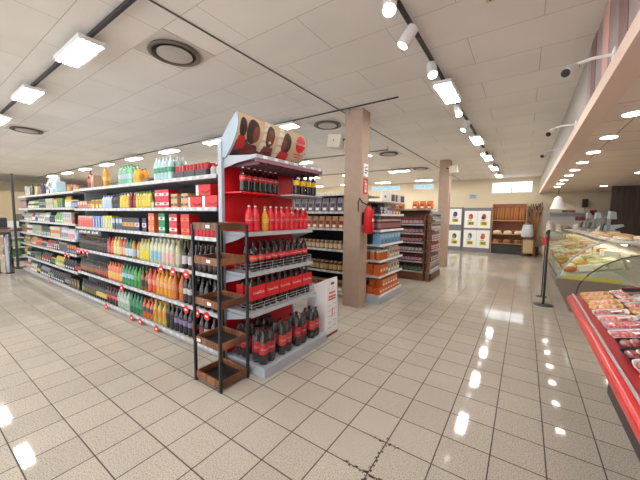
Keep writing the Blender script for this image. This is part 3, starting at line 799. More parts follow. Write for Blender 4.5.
# black crates of red-capped cans
for k, x in enumerate((-3.42, -3.20, -2.98)):
    t = thing('can_tray', 'dark tray of red-topped cans on top of the gondola, %s of three' % ('left', 'middle', 'right')[k], 'tray', (x, 2.13, Z6 + .001), 0, 'can trays on top')
    MB().box(-.104, .104, -.15, .15, 0, .09, M('tray_dark', (60, 56, 64), .5)).build('tray', t, bevel=.003)
    for i in range(3):
        for j in range(4):
            MB().lathe([(.032, 0), (.034, .01), (.034, .06), (.028, .07)], col((190, 30, 36), .3), seg=10).build('can', t, loc=(-.069 + i * .069, -.105 + j * .07, .091))
for k, x in enumerate((-2.82, -2.72)):
    tag(MB().lathe([(.04, 0), (.045, .01), (.045, .09), (.03, .11)], col((206, 206, 206), .3), seg=12).lathe([(.032, .112), (.032, .13)], RED, seg=10).build('small_tub', loc=(x, 2.05, Z6 + .001)),
        'small pale tub on top of the gondola beside the grey upright', 'tub', 'small tubs on top')
for n_, x, r, h, b_, l_, c_, d in (('syrup_bottle', -6.42, .05, .34, (150, 60, 50), (226, 110, 90), (60, 40, 36), 'reddish brown bottle standing alone on top of the gondola'),
                                  ('carton_pack', -6.25, 0, 0, 0, 0, 0, ''),
                                  ('syrup_bottle', -5.75, .05, .34, (214, 150, 50), (236, 190, 90), (180, 110, 50), 'orange yellow bottle standing alone on top of the gondola')):
    if r:
        q = lathe_prod(n_, 'soda', r, h, col(b_, .2), col(l_), col(c_)); q.location = (x, 2.08, Z6 + .001); q['label'] = d; q['category'] = 'bottle'
q = box_prod('drink_carton', .13, .12, .24, col((170, 140, 112)), col((200, 170, 140)), col((140, 110, 90)), style=0)
q.location = (-6.22, 2.09, Z6 + .001); q['label'] = 'brown paper carton beside the reddish bottle on top of the gondola'; q['category'] = 'carton'
Z7 = L_LV[-1]
for i, (x, kd, w_, h, b_, l_, c_, d) in enumerate((
    (-7.15, 'jar', .05, .17, (180, 110, 70), (206, 160, 120), (90, 60, 50), 'brown jar'), (-7.30, 'jar', .05, .17, (190, 120, 80), (120, 90, 80), (110, 70, 50), 'copper jar'), (-7.5, 'jar', .055, .18, (206, 130, 70), (220, 160, 90), (130, 80, 60), 'tan jar'),
    (-8.2, 'box', .28, .26, (190, 220, 230), (240, 244, 246), (120, 190, 210), 'wide pale blue box'), (-8.45, 'box', .14, .38, (226, 232, 240), (170, 190, 220), (140, 170, 200), 'tall white box'),
    (-8.7, 'soda', .05, .34, (40, 38, 50), (206, 206, 214), (70, 60, 90), 'dark bottle with a white label'), (-8.9, 'soda', .05, .34, (220, 220, 220), (120, 120, 130), (180, 180, 180), 'white bottle'),
    (-9.3, 'soda', .055, .30, (80, 60, 90), (60, 60, 66), (50, 40, 60), 'violet bottle'), (-9.6, 'box', .2, .22, (206, 186, 140), (190, 150, 90), (220, 210, 180), 'sandy box'),
    (-9.95, 'box', .18, .20, (60, 56, 50), (150, 110, 70), (90, 80, 70), 'dark brown box'), (-10.2, 'soda', .06, .3, (40, 80, 56), (60, 60, 60), (40, 60, 50), 'dark green bottle'),
    (-10.5, 'box', .18, .26, (220, 220, 210), (150, 160, 150), (90, 100, 90), 'whitish box'), (-10.7, 'soda', .05, .3, (70, 60, 50), (120, 110, 90), (60, 50, 40), 'muddy brown bottle'))):
    if kd == 'box':
        q = box_prod('packet_box', w_, .15, h, col(b_), col(l_), col(c_), style=i % 3)
    else:
        q = lathe_prod('bottle' if kd == 'soda' else 'jar', kd, w_, h, col(b_, .25), col(l_), col(c_), parts=False)
    q.location = (x, 2.08, Z7 + .001); q['label'] = d + ' on top of the far left part of the gondola'; q['category'] = 'box' if kd == 'box' else ('bottle' if kd == 'soda' else 'jar')
# far-left part: packets, jars and boxes in short runs
r2 = random.Random(11)
LN = ['bottom shelf', 'second shelf up', 'third shelf up', 'middle shelf', 'third shelf down', 'second shelf down']
CN = [('cream', (222, 212, 186)), ('white', (228, 230, 232)), ('red', (196, 50, 50)), ('pale green', (150, 190, 140)), ('dark brown', (64, 46, 38)), ('tan', (196, 160, 116)),
      ('black', (36, 34, 38)), ('light blue', (140, 176, 210)), ('yellow', (226, 200, 80)), ('navy', (40, 52, 100)), ('grey', (150, 150, 154)), ('orange', (222, 126, 56)), ('green', (50, 120, 70)), ('pink', (222, 150, 160))]
PREF = [[6, 10, 8, 4, 0], [6, 4, 10, 6, 8], [6, 4, 5, 2, 11, 10], [1, 3, 0, 10, 7, 12], [7, 0, 1, 3, 2, 9], [0, 5, 4, 8, 1, 3, 11]]
for li in range(6):
    x = -10.84; prev = None
    z = L_LV[li]; room = L_LV[li + 1] - z - .05
    seq = 0
    while x < -6.95:
        n = r2.choice((3, 4, 4, 5)); ci = r2.choice(PREF[li] + [r2.randrange(14)]); c2 = r2.choice(CN); kd = r2.choice(('box', 'jar', 'box', 'bottle', 'bag') if li > 1 else ('glass', 'bag', 'box', 'jar'))
        cname, crgb = CN[ci]
        step = {'box': .125, 'jar': .10, 'bottle': .085, 'bag': .13, 'glass': .08}[kd]
        x1 = min(-6.83, x + n * step)
        h = min(room - .02, {'box': .22, 'jar': .16, 'bottle': .24, 'bag': .22, 'glass': .26}[kd]) * r2.uniform(.85, 1)
        if kd == 'box': q = box_prod('packet_box', .118, .12, h, col(crgb), col(c2[1]), col(r2.choice(CN)[1]), style=r2.randrange(4)); yy = .075
        elif kd == 'bag': q = bag_prod('snack_bag', .12, .09, h, col(crgb), col(c2[1])); yy = .07
        else: q = lathe_prod({'jar': 'jar', 'bottle': 'bottle', 'glass': 'bottle'}[kd], {'jar': 'jar', 'bottle': 'juice', 'glass': 'glass'}[kd], .045 if kd == 'jar' else .038, h, col(crgb, .25), col(c2[1]), col(r2.choice(CN)[1]), parts=False); yy = .07
        noun = {'box': 'box', 'jar': 'jar', 'bottle': 'bottle', 'bag': 'bag', 'glass': 'bottle'}[kd]
        lab = '%s %s with a %s patch, far left shelving, %s' % (cname, noun, c2[0], LN[li])
        if lab in USED: lab = '%s %s with a %s patch, far left shelving, %s, more to the right' % (cname, noun, c2[0], LN[li])
        if lab in USED: lab = lab.replace('more', 'still more')
        if lab in USED: lab = lab.replace('still more to the right', 'right of the %s' % prev)
        put_row(q, x, x1, GY0 + yy, z, step, lab, noun)
        prev = cname + ' ' + noun
        x = x1 + .01
# red price discs hanging off the shelf lips
dp = thing('price_disc', 'x', 'price tag')
MB().lathe([(.05, 0), (.05, .004)], RED, seg=18).build('disc', dp).rotation_euler = (R(90), 0, 0)
m = MB(); m.box(-.024, .024, -.0062, -.0045, -.012, .008, WHITE); m.build('white_band', dp)
DISC = [(0, -5.53), (0, -4.64), (0, -4.38), (0, -3.93), (1, -4.93), (1, -3.22), (1, -3.0), (1, -2.82), (2, -6.6), (2, -6.42), (2, -6.24), (2, -6.7), (2, -3.76), (2, -3.48), (2, -3.2), (0, -8.6), (2, -7.2), (2, -7.4)]
for k, (lv, x) in enumerate(DISC):
    o = dp if k == 0 else copy_tree(dp)
    z = R_LV[lv] if x > -6.8 else L_LV[lv]
    o.location = (x, GY0 - .018, z - .045)
    nn = sum(1 for a in DISC if a[0] == lv and a[1] < x)
    o['label'] = 'round red price disc hanging off the %s drinks shelf lip, %s from the left' % (SHN[lv], ['first', 'second', 'third', 'fourth', 'fifth', 'sixth', 'seventh', 'eighth', 'ninth'][nn]); o['group'] = 'red price discs'
# ---------------------------------------------------------------- cola end display
E_X = -2.50
t = thing('end_display', 'grey end-of-aisle cola display with red back and curved picture header', 'shelving', (E_X, GC, 0))
H = 0.535
MB().box(-.06, -.02, -H, H, 0, 2.12, REDP).build('back_panel', t)
for s in (-1, 1):
    MB().box(-.055, 0.0, s * (H + .02) - .018, s * (H + .02) + .018, 0, 2.28, GREY).build('upright', t, bevel=.002)
b = MB(); b.box(-.019, .55, -H, H, 0.0, .10, GREY); b.build('base', t, bevel=.003)
def disp_shelf(z, fx, guard, th=.035, full=True):
    s = MB().box(-.019, fx, -H, H, z - th, z, GREY).build('shelf', t, bevel=.003)
    MB().box(fx + .0005, fx + .006, -H, H, z - th - .004, z + .004, LGREY).build('price_rail', s)
    for q in (-1, 1):
        y = q * (H + .004)
        MB().prism([(-.01, z - .036), (fx * .95, z - .036), (fx * .6, z - .075), (-.01, z - .13)], 'y', y - .003, y + .003, GREY).build('bracket', s)
    if guard:
        g = MB(); n = 7
        for hz in (.025, .055, .085):
            g.tube([(.10, -H + .02, z + hz), (fx - .012, -H + .02, z + hz), (fx - .012, H - .02, z + hz), (.10, H - .02, z + hz)], .0019, LGREY, 5)
        for i in range(n):
            y = -H + .02 + i * (2 * H - .04) / (n - 1)
            g.tube([(fx - .012, y, z + .002), (fx - .012, y, z + .088)], .002 if i % 3 else .0032, LGREY, 5)
        for x in (.12, .2): 
            for y in (-H + .02, H - .02): g.tube([(x, y, z + .002), (x, y, z + .086)], .002, LGREY, 5)
        g.build('wire_guard', t)
disp_shelf(.60, .37, True); disp_shelf(.99, .32, True); disp_shelf(1.392, .31, False)
# canopy
s = MB().box(-.019, .46, -H, H, 2.085, 2.12, GREY).build('canopy', t, bevel=.003)
q = MB()
for y in (-H - .006, H + .006):
    q.prism([(-.02, 2.02), (-.02, 2.15), (.46, 2.11), (.46, 2.085), (.2, 2.06)], 'y', y - .003, y + .003, GREY)
q.build('bracket', s)
m = MB()
for i in range(7): m.box(.4605, .462, -H + .08 + i * .15, -H + .135 + i * .15, 2.09, 2.115, WHITE)
m.build('price_ticket', s)
# hanging bottle rails under the canopy
m = MB(); PUR = M('dispenser_plum', (110, 66, 76), .4)
for i in range(12):
    y = -H + .05 + i * .088
    m.box(.03, .44, y, y + .012, 2.035, 2.084, PUR)
m.box(.435, .455, -H, H, 2.055, 2.084, M('dispenser_front', (150, 100, 110), .4))
m.build('neck_rail', t)
MB().box(-.019, .25, -H, .05, 1.775, 1.79, REDP).build('bottle_ledge', t)
MB().box(-.019, .46, .02, H, 1.775, 1.79, GREY).build('bottle_ledge', t)
CARD = M('card_red', (232, 50, 44), .45)
tag(MB().box(-2.515, -2.5105, 2.28, 2.58, 1.52, 1.70, CARD).build('promotion_card'), 'plain lighter red card on the red back of the cola display', 'card') if False else None
MB().box(-.018, -.012, -.14, .15, 1.52, 1.76, CARD).build('red_card', t)
# curved header
prof = [(.05, 2.125), (.105, 2.18), (.165, 2.25), (.215, 2.33), (.24, 2.41), (.245, 2.475), (.225, 2.53)]
hd = MB(); CREAM = M('print_cream', (206, 178, 144), .4)
hd.sheet(prof, 'y', -H - .01, H - .04, CREAM, th=.006)
def hp(u, v):           # u along y (-H..H), v 0..1 up the curved sheet
    L = [0]
    for i in range(1, len(prof)): L.append(L[-1] + math.hypot(prof[i][0] - prof[i - 1][0], prof[i][1] - prof[i - 1][1]))
    d = max(0, min(.9999, v)) * L[-1]
    for i in range(1, len(prof)):
        if d <= L[i]:
            f = (d - L[i - 1]) / (L[i] - L[i - 1]); a, b_ = prof[i - 1], prof[i]
            n = Vector((b_[1] - a[1], -(b_[0] - a[0]))).normalized()
            return a[0] + f * (b_[0] - a[0]), a[1] + f * (b_[1] - a[1]), n
def hpatch(mb, poly, m, off):
    # poly in (u,v); fan cut into small strips so it follows the curve
    us = [p[0] for p in poly]; vs_ = [p[1] for p in poly]
    n = 10; lo, hi = min(vs_), max(vs_)
    def span(v):
        xs = []
        for i in range(len(poly)):
            a, b_ = poly[i], poly[(i + 1) % len(poly)]
            if (a[1] - v) * (b_[1] - v) <= 0 and a[1] != b_[1]:
                xs.append(a[0] + (v - a[1]) / (b_[1] - a[1]) * (b_[0] - a[0]))
        return (min(xs), max(xs)) if xs else None
    rows_ = []
    for i in range(n + 1):
        v = lo + (hi - lo) * (i + (.02 if i == 0 else -.02 if i == n else 0)) / n
        s_ = span(v)
        if s_:
            x, z, nn = hp(0, v)
            rows_.append(((x + nn.x * off, s_[0], z + nn.y * off), (x + nn.x * off, s_[1], z + nn.y * off)))
    vs2 = [p for r_ in rows_ for p in r_]
    mb.add(vs2, [(2 * i, 2 * i + 1, 2 * i + 3, 2 * i + 2) for i in range(len(rows_) - 1)], m)
def ell(cu, cv, ru, rv, n=18): return [(cu + ru * math.cos(2 * math.pi * k / n), cv + rv * math.sin(2 * math.pi * k / n)) for k in range(n)]
HAIR = M('print_hair', (58, 34, 30), .5, noise=.4, nscale=30); SK = M('print_skin', (124, 66, 50), .5, noise=.3, nscale=25); SK2 = M('print_skin2', (116, 62, 46), .5)
SHR = M('print_shirt_red', (190, 36, 34), .45); SHD = M('print_shirt_dark', (60, 58, 70), .5); SHB = M('print_shirt_brown', (110, 44, 40), .5)
PALE = M('print_pale', (226, 214, 196), .45)
hpatch(hd, [(-.20, .98), (-.12, .98), (-.16, .02), (-.26, .02)], PALE, .0012)
hpatch(hd, [(.02, .98), (.10, .98), (.06, .02), (-.02, .02)], PALE, .0012)
hpatch(hd, [(-H, .06), (-H, .48), (-.42, .50), (-.34, .30), (-.22, .24), (-.22, .06)], SHD, .002)
hpatch(hd, ell(-.49, .72, .045, .20), HAIR, .002); hpatch(hd, [(-.53, .55), (-.45, .55), (-.41, .30), (-.52, .22)], SHR, .0035)
hpatch(hd, ell(-.36, .68, .085, .26), HAIR, .0028); hpatch(hd, ell(-.318, .64, .046, .17), SK, .0036)
hpatch(hd, [(-.42, .42), (-.28, .42), (-.2, .12), (-.44, .12)], SHB, .0046)
hpatch(hd, [(-.38, .24), (-.10, .16), (-.08, .24), (-.30, .34)], SK, .0054)
hpatch(hd, ell(-.12, .68, .062, .24), HAIR, .0028); hpatch(hd, ell(-.118, .66, .046, .18), SK, .0036); hpatch(hd, ell(-.118, .56, .02, .03, 10), PALE, .0046)
hpatch(hd, [(-.18, .46), (-.05, .46), (-.01, .10), (-.23, .10)], SK, .0044); hpatch(hd, [(-.16, .34), (-.06, .34), (-.03, .08), (-.2, .08)], SHB, .0052)
hpatch(hd, [(-.05, .14), (.13, .10), (.13, .18), (-.02, .26)], SK2, .0060)
hpatch(hd, ell(.145, .64, .075, .26), HAIR, .0028); hpatch(hd, ell(.105, .60, .040, .16), SK, .0036)
hpatch(hd, [(.07, .44), (.22, .44), (.24, .06), (.03, .06)], SHR, .0046)
hpatch(hd, [(-.52, .06), (.24, .03), (.24, .10), (-.52, .16)], HAIR, .0068)
hpatch(hd, ell(.385, .72, .088, .21, 26), RED, .003)
def hw(du, dv, off): return lambda u, v: ((lambda r_: (r_[0] + r_[2].x * off, du + u, r_[1] + r_[2].y * off))(hp(0, dv + v / .48)))
put_text(hd, 'Coca-Cola', .040, hw(.385, .73, .005), WHITE)
hpatch(hd, [(.30, .45), (.47, .45), (.47, .475), (.30, .475)], RED, .003); hpatch(hd, [(.33, .38), (.45, .38), (.45, .405), (.33, .405)], RED, .003)
for i, u in enumerate((.30, .335, .37, .405, .44)):
    hpatch(hd, [(u - .014, .06), (u + .014, .06), (u + .014, .2), (u + .005, .27 + .02 * (i % 2)), (u - .005, .27 + .02 * (i % 2)), (u - .014, .2)], SHB if i % 2 else SHR, .0035)
hd.build('picture_header', t)
q = MB()
for y in (-H - .022, H - .03):
    MB().prism([(-.05, 2.125)] + prof + [(.12, 2.45), (-.02, 2.30), (-.05, 2.2)], 'y', y - .005, y + .005, M('header_side', (160, 176, 190), .45)).build('header_side', t)
# goods
DKC = M('cola_liquid', (40, 24, 22), .12, coat=.5); LR = M('cola_red_label', (206, 22, 34), .4); CR = M('cap_red', (200, 20, 30), .4)
OL = M('cola_orange_label', (222, 70, 56), .4); YEL = M('label_yellow', (226, 180, 30), .4); REDB = M('red_sleeve', (214, 24, 44), .25, coat=.4)
k = 0
PN = ['first', 'second', 'third', 'fourth', 'fifth', 'sixth']
for row in (0, 1):
    for i in range(4):
        y = 2.055 + i * .262
        x = -2.09 - row * .26
        if row == 1 and i > 1: continue
        lab = 'shrink-wrapped cola pack on the display base, %s from the left, %s row' % (PN[i], 'front' if row == 0 else 'back')
        bottle_pack('cola_pack', (x, y, .1005), 2, 2, .046, .345, DKC, (LR if i % 2 == 0 else OL), M('cap_dark', (60, 20, 22), .4), lab, word='Coca-Cola', wc=WHITE, ws=.030, lspan=(.105, .215), rz=(0.0, .05, -.03, .04)[i])
for i in range(5):
    bottle_pack('cola_pack', (-2.225, 2.075 + i * .203, .6005), 1, 2, .044, .335, DKC, LR, M('cap_dark'), 'twin cola pack in a red wrap behind the lower wire guard, %s from the left' % PN[i],
                film=False, word='Coca-Cola', wc=WHITE, ws=.036, band=(.11, .255, LR))
for kind_, xs in (('back', -2.34),):
    for i in range(5):
        bottle_pack('cola_pack', (xs - .012, 2.075 + i * .203, .6005), 1, 2, .044, .335, DKC, LR, M('cap_dark'), 'twin cola pack in the back row of the lower guarded shelf, %s from the left' % PN[i], film=False, band=(.11, .255, LR))
pr_ = lathe_prod('cola_bottle', 'soda', .042, .30, DKC, OL, M('cap_dark'), word='Coca-Cola', wordc=WHITE, wsize=.030, seg=14)
put_row(pr_, 2.02, 2.22, -2.247, .9905, .10, 'dark cola bottle with an orange red label behind the upper wire guard', 'bottle', axis='y')
pr_ = lathe_prod('cola_bottle', 'soda', .042, .30, DKC, LR, M('cap_dark'), word='Coca-Cola', wordc=WHITE, wsize=.030, seg=14)
rr = put_row(pr_, 2.22, 2.95, -2.247, .9905, .093, 'x1', 'bottle', axis='y')
for i, o in enumerate(rr):
    o['label'] = 'dark cola bottle with a red label behind the upper wire guard, %s from left' % ORD[i + 2]; o['group'] = 'red-label cola bottles behind the upper wire guard'
pr_ = lathe_prod('cola_bottle', 'soda', .042, .30, DKC, LR, M('cap_dark'), seg=12)
put_row(pr_, 2.02, 2.95, -2.345, .9905, .093, 'dark cola bottle in the back row above the lower shelf of the display', 'bottle', axis='y')
pr_ = lathe_prod('soda_bottle', 'soda', .0385, .262, REDB, LR, M('cap_grey', (214, 196, 200), .4), seg=12, word='Coca-Cola', wordc=WHITE, wsize=.026)
put_row(pr_, 2.27, 2.95, -2.235, 1.3925, .078, 'bright red soda bottle with a grey cap on the upper display shelf', 'bottle', axis='y', back=1, bstep=.082)
c2_ = copy_tree(pr_); c2_['placed'] = 0
put_row(c2_, 1.97, 2.13, -2.235, 1.3925, .078, 'bright red soda bottle at the left end of the upper display shelf', 'bottle', axis='y')
pr_ = lathe_prod('soda_bottle', 'soda', .036, .235, col((234, 170, 30), .2), col((240, 190, 60)), M('cap_grey'), seg=12)
put_row(pr_, 2.175, 2.255, -2.225, 1.3925, .08, 'single orange yellow soda bottle among the red ones on the display', 'bottle', axis='y')
pr_ = lathe_prod('cola_bottle', 'soda', .036, .24, DKC, LR, M('cap_white', (226, 220, 220), .4), seg=12, word='Coca-Cola', wordc=WHITE, wsize=.020, lspan=(.105, .158))
for o in put_row(pr_, 1.955, 2.49, -2.30, 1.7905, .076, 'small dark cola bottle with a red label on the red ledge under the canopy', 'bottle', axis='y'): pass
pr_ = lathe_prod('cola_bottle', 'soda', .036, .24, DKC, YEL, M('cap_dark'), seg=12, lspan=(.105, .158))
put_row(pr_, 2.56, 2.96, -2.12, 1.7905, .082, 'small dark bottle with a yellow label under the canopy, right end', 'bottle', axis='y')
# ---------------------------------------------------------------- wooden tray rack
RX0, RX1, RY0, RY1 = -2.48, -2.11, 1.555, 1.865
t = thing('tray_rack', 'tall black metal rack with five empty brown wooden trays', 'rack', ((RX0 + RX1) / 2, (RY0 + RY1) / 2, 0))
hx, hy = (RX1 - RX0) / 2, (RY1 - RY0) / 2
for sx in (-1, 1):
    for sy in (-1, 1):
        MB().box(sx * hx - .012, sx * hx + .012, sy * hy - .012, sy * hy + .012, .0, 1.475, BLACK).build('post', t, bevel=.002)
for k, z in enumerate((.03, .37, .74, 1.12, 1.425)):
    tr = MB(); a, b_ = hx - .0125, hy - .0125; h = .065
    tr.box(-a, a, -b_ - .014, -b_ + .004, z, z + h, RACKW).box(-a, a, b_ - .004, b_ + .014, z, z + h, RACKW)
    tr.box(-a - .014, -a + .004, -b_, b_, z, z + h, RACKW).box(a - .004, a + .014, -b_, b_, z, z + h, RACKW)
    tro = tr.build('wooden_tray', t, bevel=.002)
    MB().box(-a + .005, a - .005, -b_ + .005, b_ - .005, z + .005, z + .015, BLACK).build('tray_liner', tro)
    if k in (1, 3, 4, 2): MB().box(-a + (.02 if k == 1 else a * 1.1), -a + (.075 if k == 1 else a * 1.1 + .055), -b_ - .0175, -b_ - .015, z + .02, z + .048, WHITE).build('price_ticket', tro)
# ---------------------------------------------------------------- leaflet board
t = thing('cardboard_bin', 'white printed cardboard bin with hand hole beside the cola display', 'bin', (-2.02, 3.21, 0))
b = MB(); b.prism([(-.155, .0), (.155, 0), (.115, .76), (-.125, .76)], 'x', .0, .012, WHITE)
b.prism([(-.155, .0), (.155, 0), (.10, .62), (-.11, .62)], 'x', -.30, -.288, WHITE)
b.add([(-.288, .155, 0), (-.0005, .155, 0), (-.0005, .115, .76), (-.288, .10, .62)], [(0, 1, 2, 3)], WHITE)
b.add([(-.288, -.155, 0), (-.0005, -.155, 0), (-.0005, -.125, .76), (-.288, -.11, .62)], [(0, 1, 2, 3)], WHITE)
b.build('panel', t)
MB().box(.0125, .0145, -.035, .035, .675, .705, BLACK).build('hand_hole', t)
m = MB()
for z, a, b_ in ((.56, -.08, .07), (.51, -.09, .085), (.475, -.09, .085)): m.box(.0125, .0135, a, b_, z, z + .022, M('print_red', (214, 70, 60), .5))
PG = M('print_grey', (178, 172, 170), .5)
for z in (.40, .33, .26, .18, .11): m.box(.0125, .0133, -.10, -.02, z, z + .008, PG).box(.0125, .0133, .02, .10, z + .01, z + .018, PG)
m.box(.0125, .0138, -.008, .012, .25, .36, M('print_red')).box(.0125, .0138, -.15, .15, .002, .03, M('base_red', (150, 30, 34), .5))
m.build('printing', t)
# ---------------------------------------------------------------- second gondola behind the near pillar
E2 = -2.02
gondola('snack_shelving', 'grey gondola behind the near pillar holding bags and packets', -8.2, -2.56, 4.80, 5.94, [.09, .49, .91, 1.31, 1.63, 1.97], 1.12)
t = thing('end_display', 'light grey end shelving with orange and blue boxes right of the near pillar', 'shelving', (-2.54, 5.37, 0))
H2 = .575
MB().box(-.012, .0, -H2, H2, 0, 1.86, LGREY).build('back_panel', t)
LV2 = [.16, .50, .78, 1.06, 1.32, 1.60]
MB().box(.0005, .52, -H2, H2, 0, .128, GREY).build('base', t)
for z in LV2:
    s = MB().box(.001, .50, -H2, H2, z - .03, z, LGREY).build('shelf', t)
    MB().box(.5005, .51, -H2, H2, z - .034, z + .008, WHITE).build('price_rail', s)
MB().box(.001, .51, -H2, H2, 1.80, 1.815, LGREY).build('top_shelf', t)
m = MB(); m.box(.50, .515, -H2, H2, 1.816, 1.99, WHITE)
for a, b_ in ((-.15, .02), (.06, .16), (.34, .54)): m.box(.5155, .517, a, b_, 1.84, 1.96, M('pic_maroon', (96, 52, 66), .5, noise=.5, nscale=20))
m.box(.5155, .517, -.48, -.40, 1.89, 1.92, BLACK)
m.build('header_sign', t)
def grid(proto, xs, y0, y1, z, step, label, cat):
    uniq(label); first = True
    for row, x in enumerate(xs):
        n = max(1, int((y1 - y0) / step + .3))
        for i in range(n):
            o = proto if first else copy_tree(proto); first = False
            o.location = (x, y0 + step / 2 + i * step, z + .0006); o.rotation_euler = (0, 0, R(90))
            o['label'] = numbered(label, i, n, row); o['category'] = cat; o['group'] = label
D2 = 'of the near end shelving'
OR = col((226, 104, 44)); OR2 = col((240, 170, 110)); LBL = col((120, 176, 214)); DKB = col((30, 34, 44)); BRJ = col((110, 56, 44)); 
grid(box_prod('biscuit_box', .118, .12, .13, OR, OR2, WHITE, style=1), (-2.10, -2.24, -2.38), 4.83, 5.90, .16, .125, 'orange box on the base ' + D2, 'box')
grid(box_prod('biscuit_box', .118, .12, .13, col((230, 110, 50)), OR2, WHITE, style=0), (-2.10, -2.24), 4.955, 5.77, .2912, .125, 'orange box stacked on others on the base ' + D2, 'box')
grid(box_prod('biscuit_box', .12, .13, .20, OR, OR2, WHITE, style=1), (-2.11, -2.26), 4.84, 5.22, .50, .127, 'orange box on the second shelf up ' + D2, 'box')
grid(bag_prod('snack_bag', .15, .10, .22, col((226, 220, 212)), col((190, 140, 110))), (-2.12, -2.25), 5.26, 5.90, .50, .16, 'white bag on the second shelf up ' + D2, 'bag')
grid(lathe_prod('jar', 'jar', .048, .17, col((196, 120, 60), .3), OR, WHITE, parts=False), (-2.10, -2.21, -2.33, -2.45), 4.83, 5.30, .78, .10, 'orange jar ' + D2, 'jar')
grid(bag_prod('snack_bag', .13, .09, .21, col((228, 214, 200)), col((222, 130, 90))), (-2.11, -2.22), 5.32, 5.90, .78, .14, 'pale bag with an orange patch ' + D2, 'bag')
grid(box_prod('milk_carton', .15, .15, .20, DKB, col((50, 60, 70)), col((60, 60, 70)), style=2), (-2.30, -2.46), 4.84, 5.0, 1.06, .16, 'black box left of the blue boxes ' + D2, 'box')
grid(box_prod('milk_carton', .16, .15, .20, LBL, col((180, 210, 232)), col((90, 140, 190)), style=0), (-2.12,), 4.83, 5.90, 1.06, .165, 'light blue box ' + D2, 'box')
grid(lathe_prod('jar', 'jar', .045, .18, BRJ, col((180, 120, 120)), col((206, 190, 180)), parts=False), (-2.10, -2.21, -2.33, -2.45), 4.83, 5.90, 1.32, .097, 'brown jar with a pinkish label ' + D2, 'jar')
grid(bag_prod('snack_bag', .13, .09, .19, col((50, 44, 60)), col((206, 206, 214))), (-2.12, -2.25, -2.40), 4.84, 5.16, 1.60, .14, 'dark bag with a white patch ' + D2, 'bag')
grid(bag_prod('snack_bag', .13, .09, .18, col((222, 216, 216)), col((120, 100, 130))), (-2.12, -2.25), 5.16, 5.46, 1.60, .14, 'white bag with a violet patch ' + D2, 'bag')
grid(bag_prod('snack_bag', .13, .09, .17, col((226, 170, 120)), col((180, 80, 60))), (-2.12,), 5.47, 5.90, 1.60, .14, 'peach bag on the top goods shelf ' + D2, 'bag')
# bags on the side facing the aisle (seen between the display and the pillar)
AW = 'behind the cola display'
for lv, c1, c2, kd, st, nm in ((1.97, 0, 0, None, 0, ''), (1.63, (150, 140, 150), (60, 54, 70), 'bag', .17, 'silver grey bag with a dark patch, upper shelf'), (1.31, (206, 150, 110), (150, 60, 50), 'bag', .15, 'tan bag with a red patch, middle shelf'),
                               (.91, (176, 120, 80), (226, 206, 170), 'jar', .10, 'amber jar with a cream label'), (.49, (120, 80, 50), (206, 180, 120), 'jar', .10, 'dark amber jar with a sandy label'), (.09, (196, 160, 120), (110, 80, 60), 'box', .15, 'sandy box, bottom shelf')):
    if not kd: continue
    h = {1.63: .27, 1.31: .24, .91: .17, .49: .19, .09: .22}[lv]
    if kd == 'bag': q = bag_prod('coffee_bag', st * .93, .10, h, col(c1), col(c2))
    elif kd == 'jar': q = lathe_prod('jar', 'jar', .045, h, col(c1, .25), col(c2), col((190, 170, 140)), parts=False)
    else: q = box_prod('pasta_box', .14, .12, h, col(c1), col(c2), style=0)
    put_row(q, -5.2, -2.62, 4.87, lv, st, '%s %s' % (nm, AW), kd)
q = bag_prod('coffee_bag', .15, .10, .25, col((70, 62, 76)), col((200, 196, 200)))
put_row(q, -3.9, -3.2, 4.98, 1.63, .16, 'dark bag behind the silver ones on the upper shelf behind the cola display', 'bag')
# ---------------------------------------------------------------- brown wooden gondola
t = thing('wooden_shelving', 'brown wooden gondola with many small dark red jars beside the far pillar', 'shelving', (-3.6, 7.78, 0))
LV3 = [.22, .46, .70, .93, 1.15, 1.37]
MB().box(-1.75, 1.64, -.03, .03, .0, 1.72, BROWNW).build('back_panel', t)
MB().box(-1.75, 1.61, -.5, -.031, 0, .18, BROWNW).build('base', t)
for z in LV3:
    s = MB().box(-1.75, 1.61, -.50, -.031, z - .02, z, SHELF).build('shelf', t)
    MB().box(-1.75, 1.61, -.512, -.5005, z - .026, z + .01, LGREY).build('price_rail', s)
MB().box(1.70, 1.765, -.51, -.42, 0, 1.60, BROWNW).build('corner_post', t)
MB().box(1.615, 1.645, -.5, .5, 0, 1.6, BROWNW).build('side_panel', t)
MB().box(1.646, 1.80, -.40, .5, 0, .15, BROWNW).build('end_base', t)
for z in (.2, .46, .74, 1.0, 1.26, 1.5):
    s = MB().box(1.646, 1.79, -.41, .5, z - .02, z, SHELF).build('end_shelf', t)
    MB().box(1.7905, 1.80, -.41, .5, z - .025, z + .01, LGREY).build('price_rail', s)
MB().box(-1.75, 1.76, -.42, .3, 1.73, 1.75, LGREY).build('top_shelf', t)
for x in (-.4, .9, 1.5): MB().box(x - .02, x + .02, -.03, .02, 1.7205, 1.7295, LGREY).build('top_support', t)
DJ = [((120, 30, 50), (226, 190, 196)), ((110, 36, 44), (214, 160, 160)), ((90, 36, 40), (206, 150, 150)), ((120, 40, 50), (226, 206, 200)), ((110, 44, 60), (220, 170, 180)), ((60, 40, 36), (120, 140, 90))]
for i, z in enumerate(LV3):
    c1, c2 = DJ[5 - i]
    q = lathe_prod('jar', 'jar', .040, .155, col(c1, .3), col(c2), col((190, 60, 70) if i % 2 else (60, 40, 40)), parts=False)
    put_row(q, -3.9, -2.02, 7.35, z, .088, 'small dark red jar on the brown wooden gondola, shelf %s from the bottom' % PN[i], 'jar')
SHE = ['lowest', 'second', 'third', 'fourth', 'fifth', 'top']
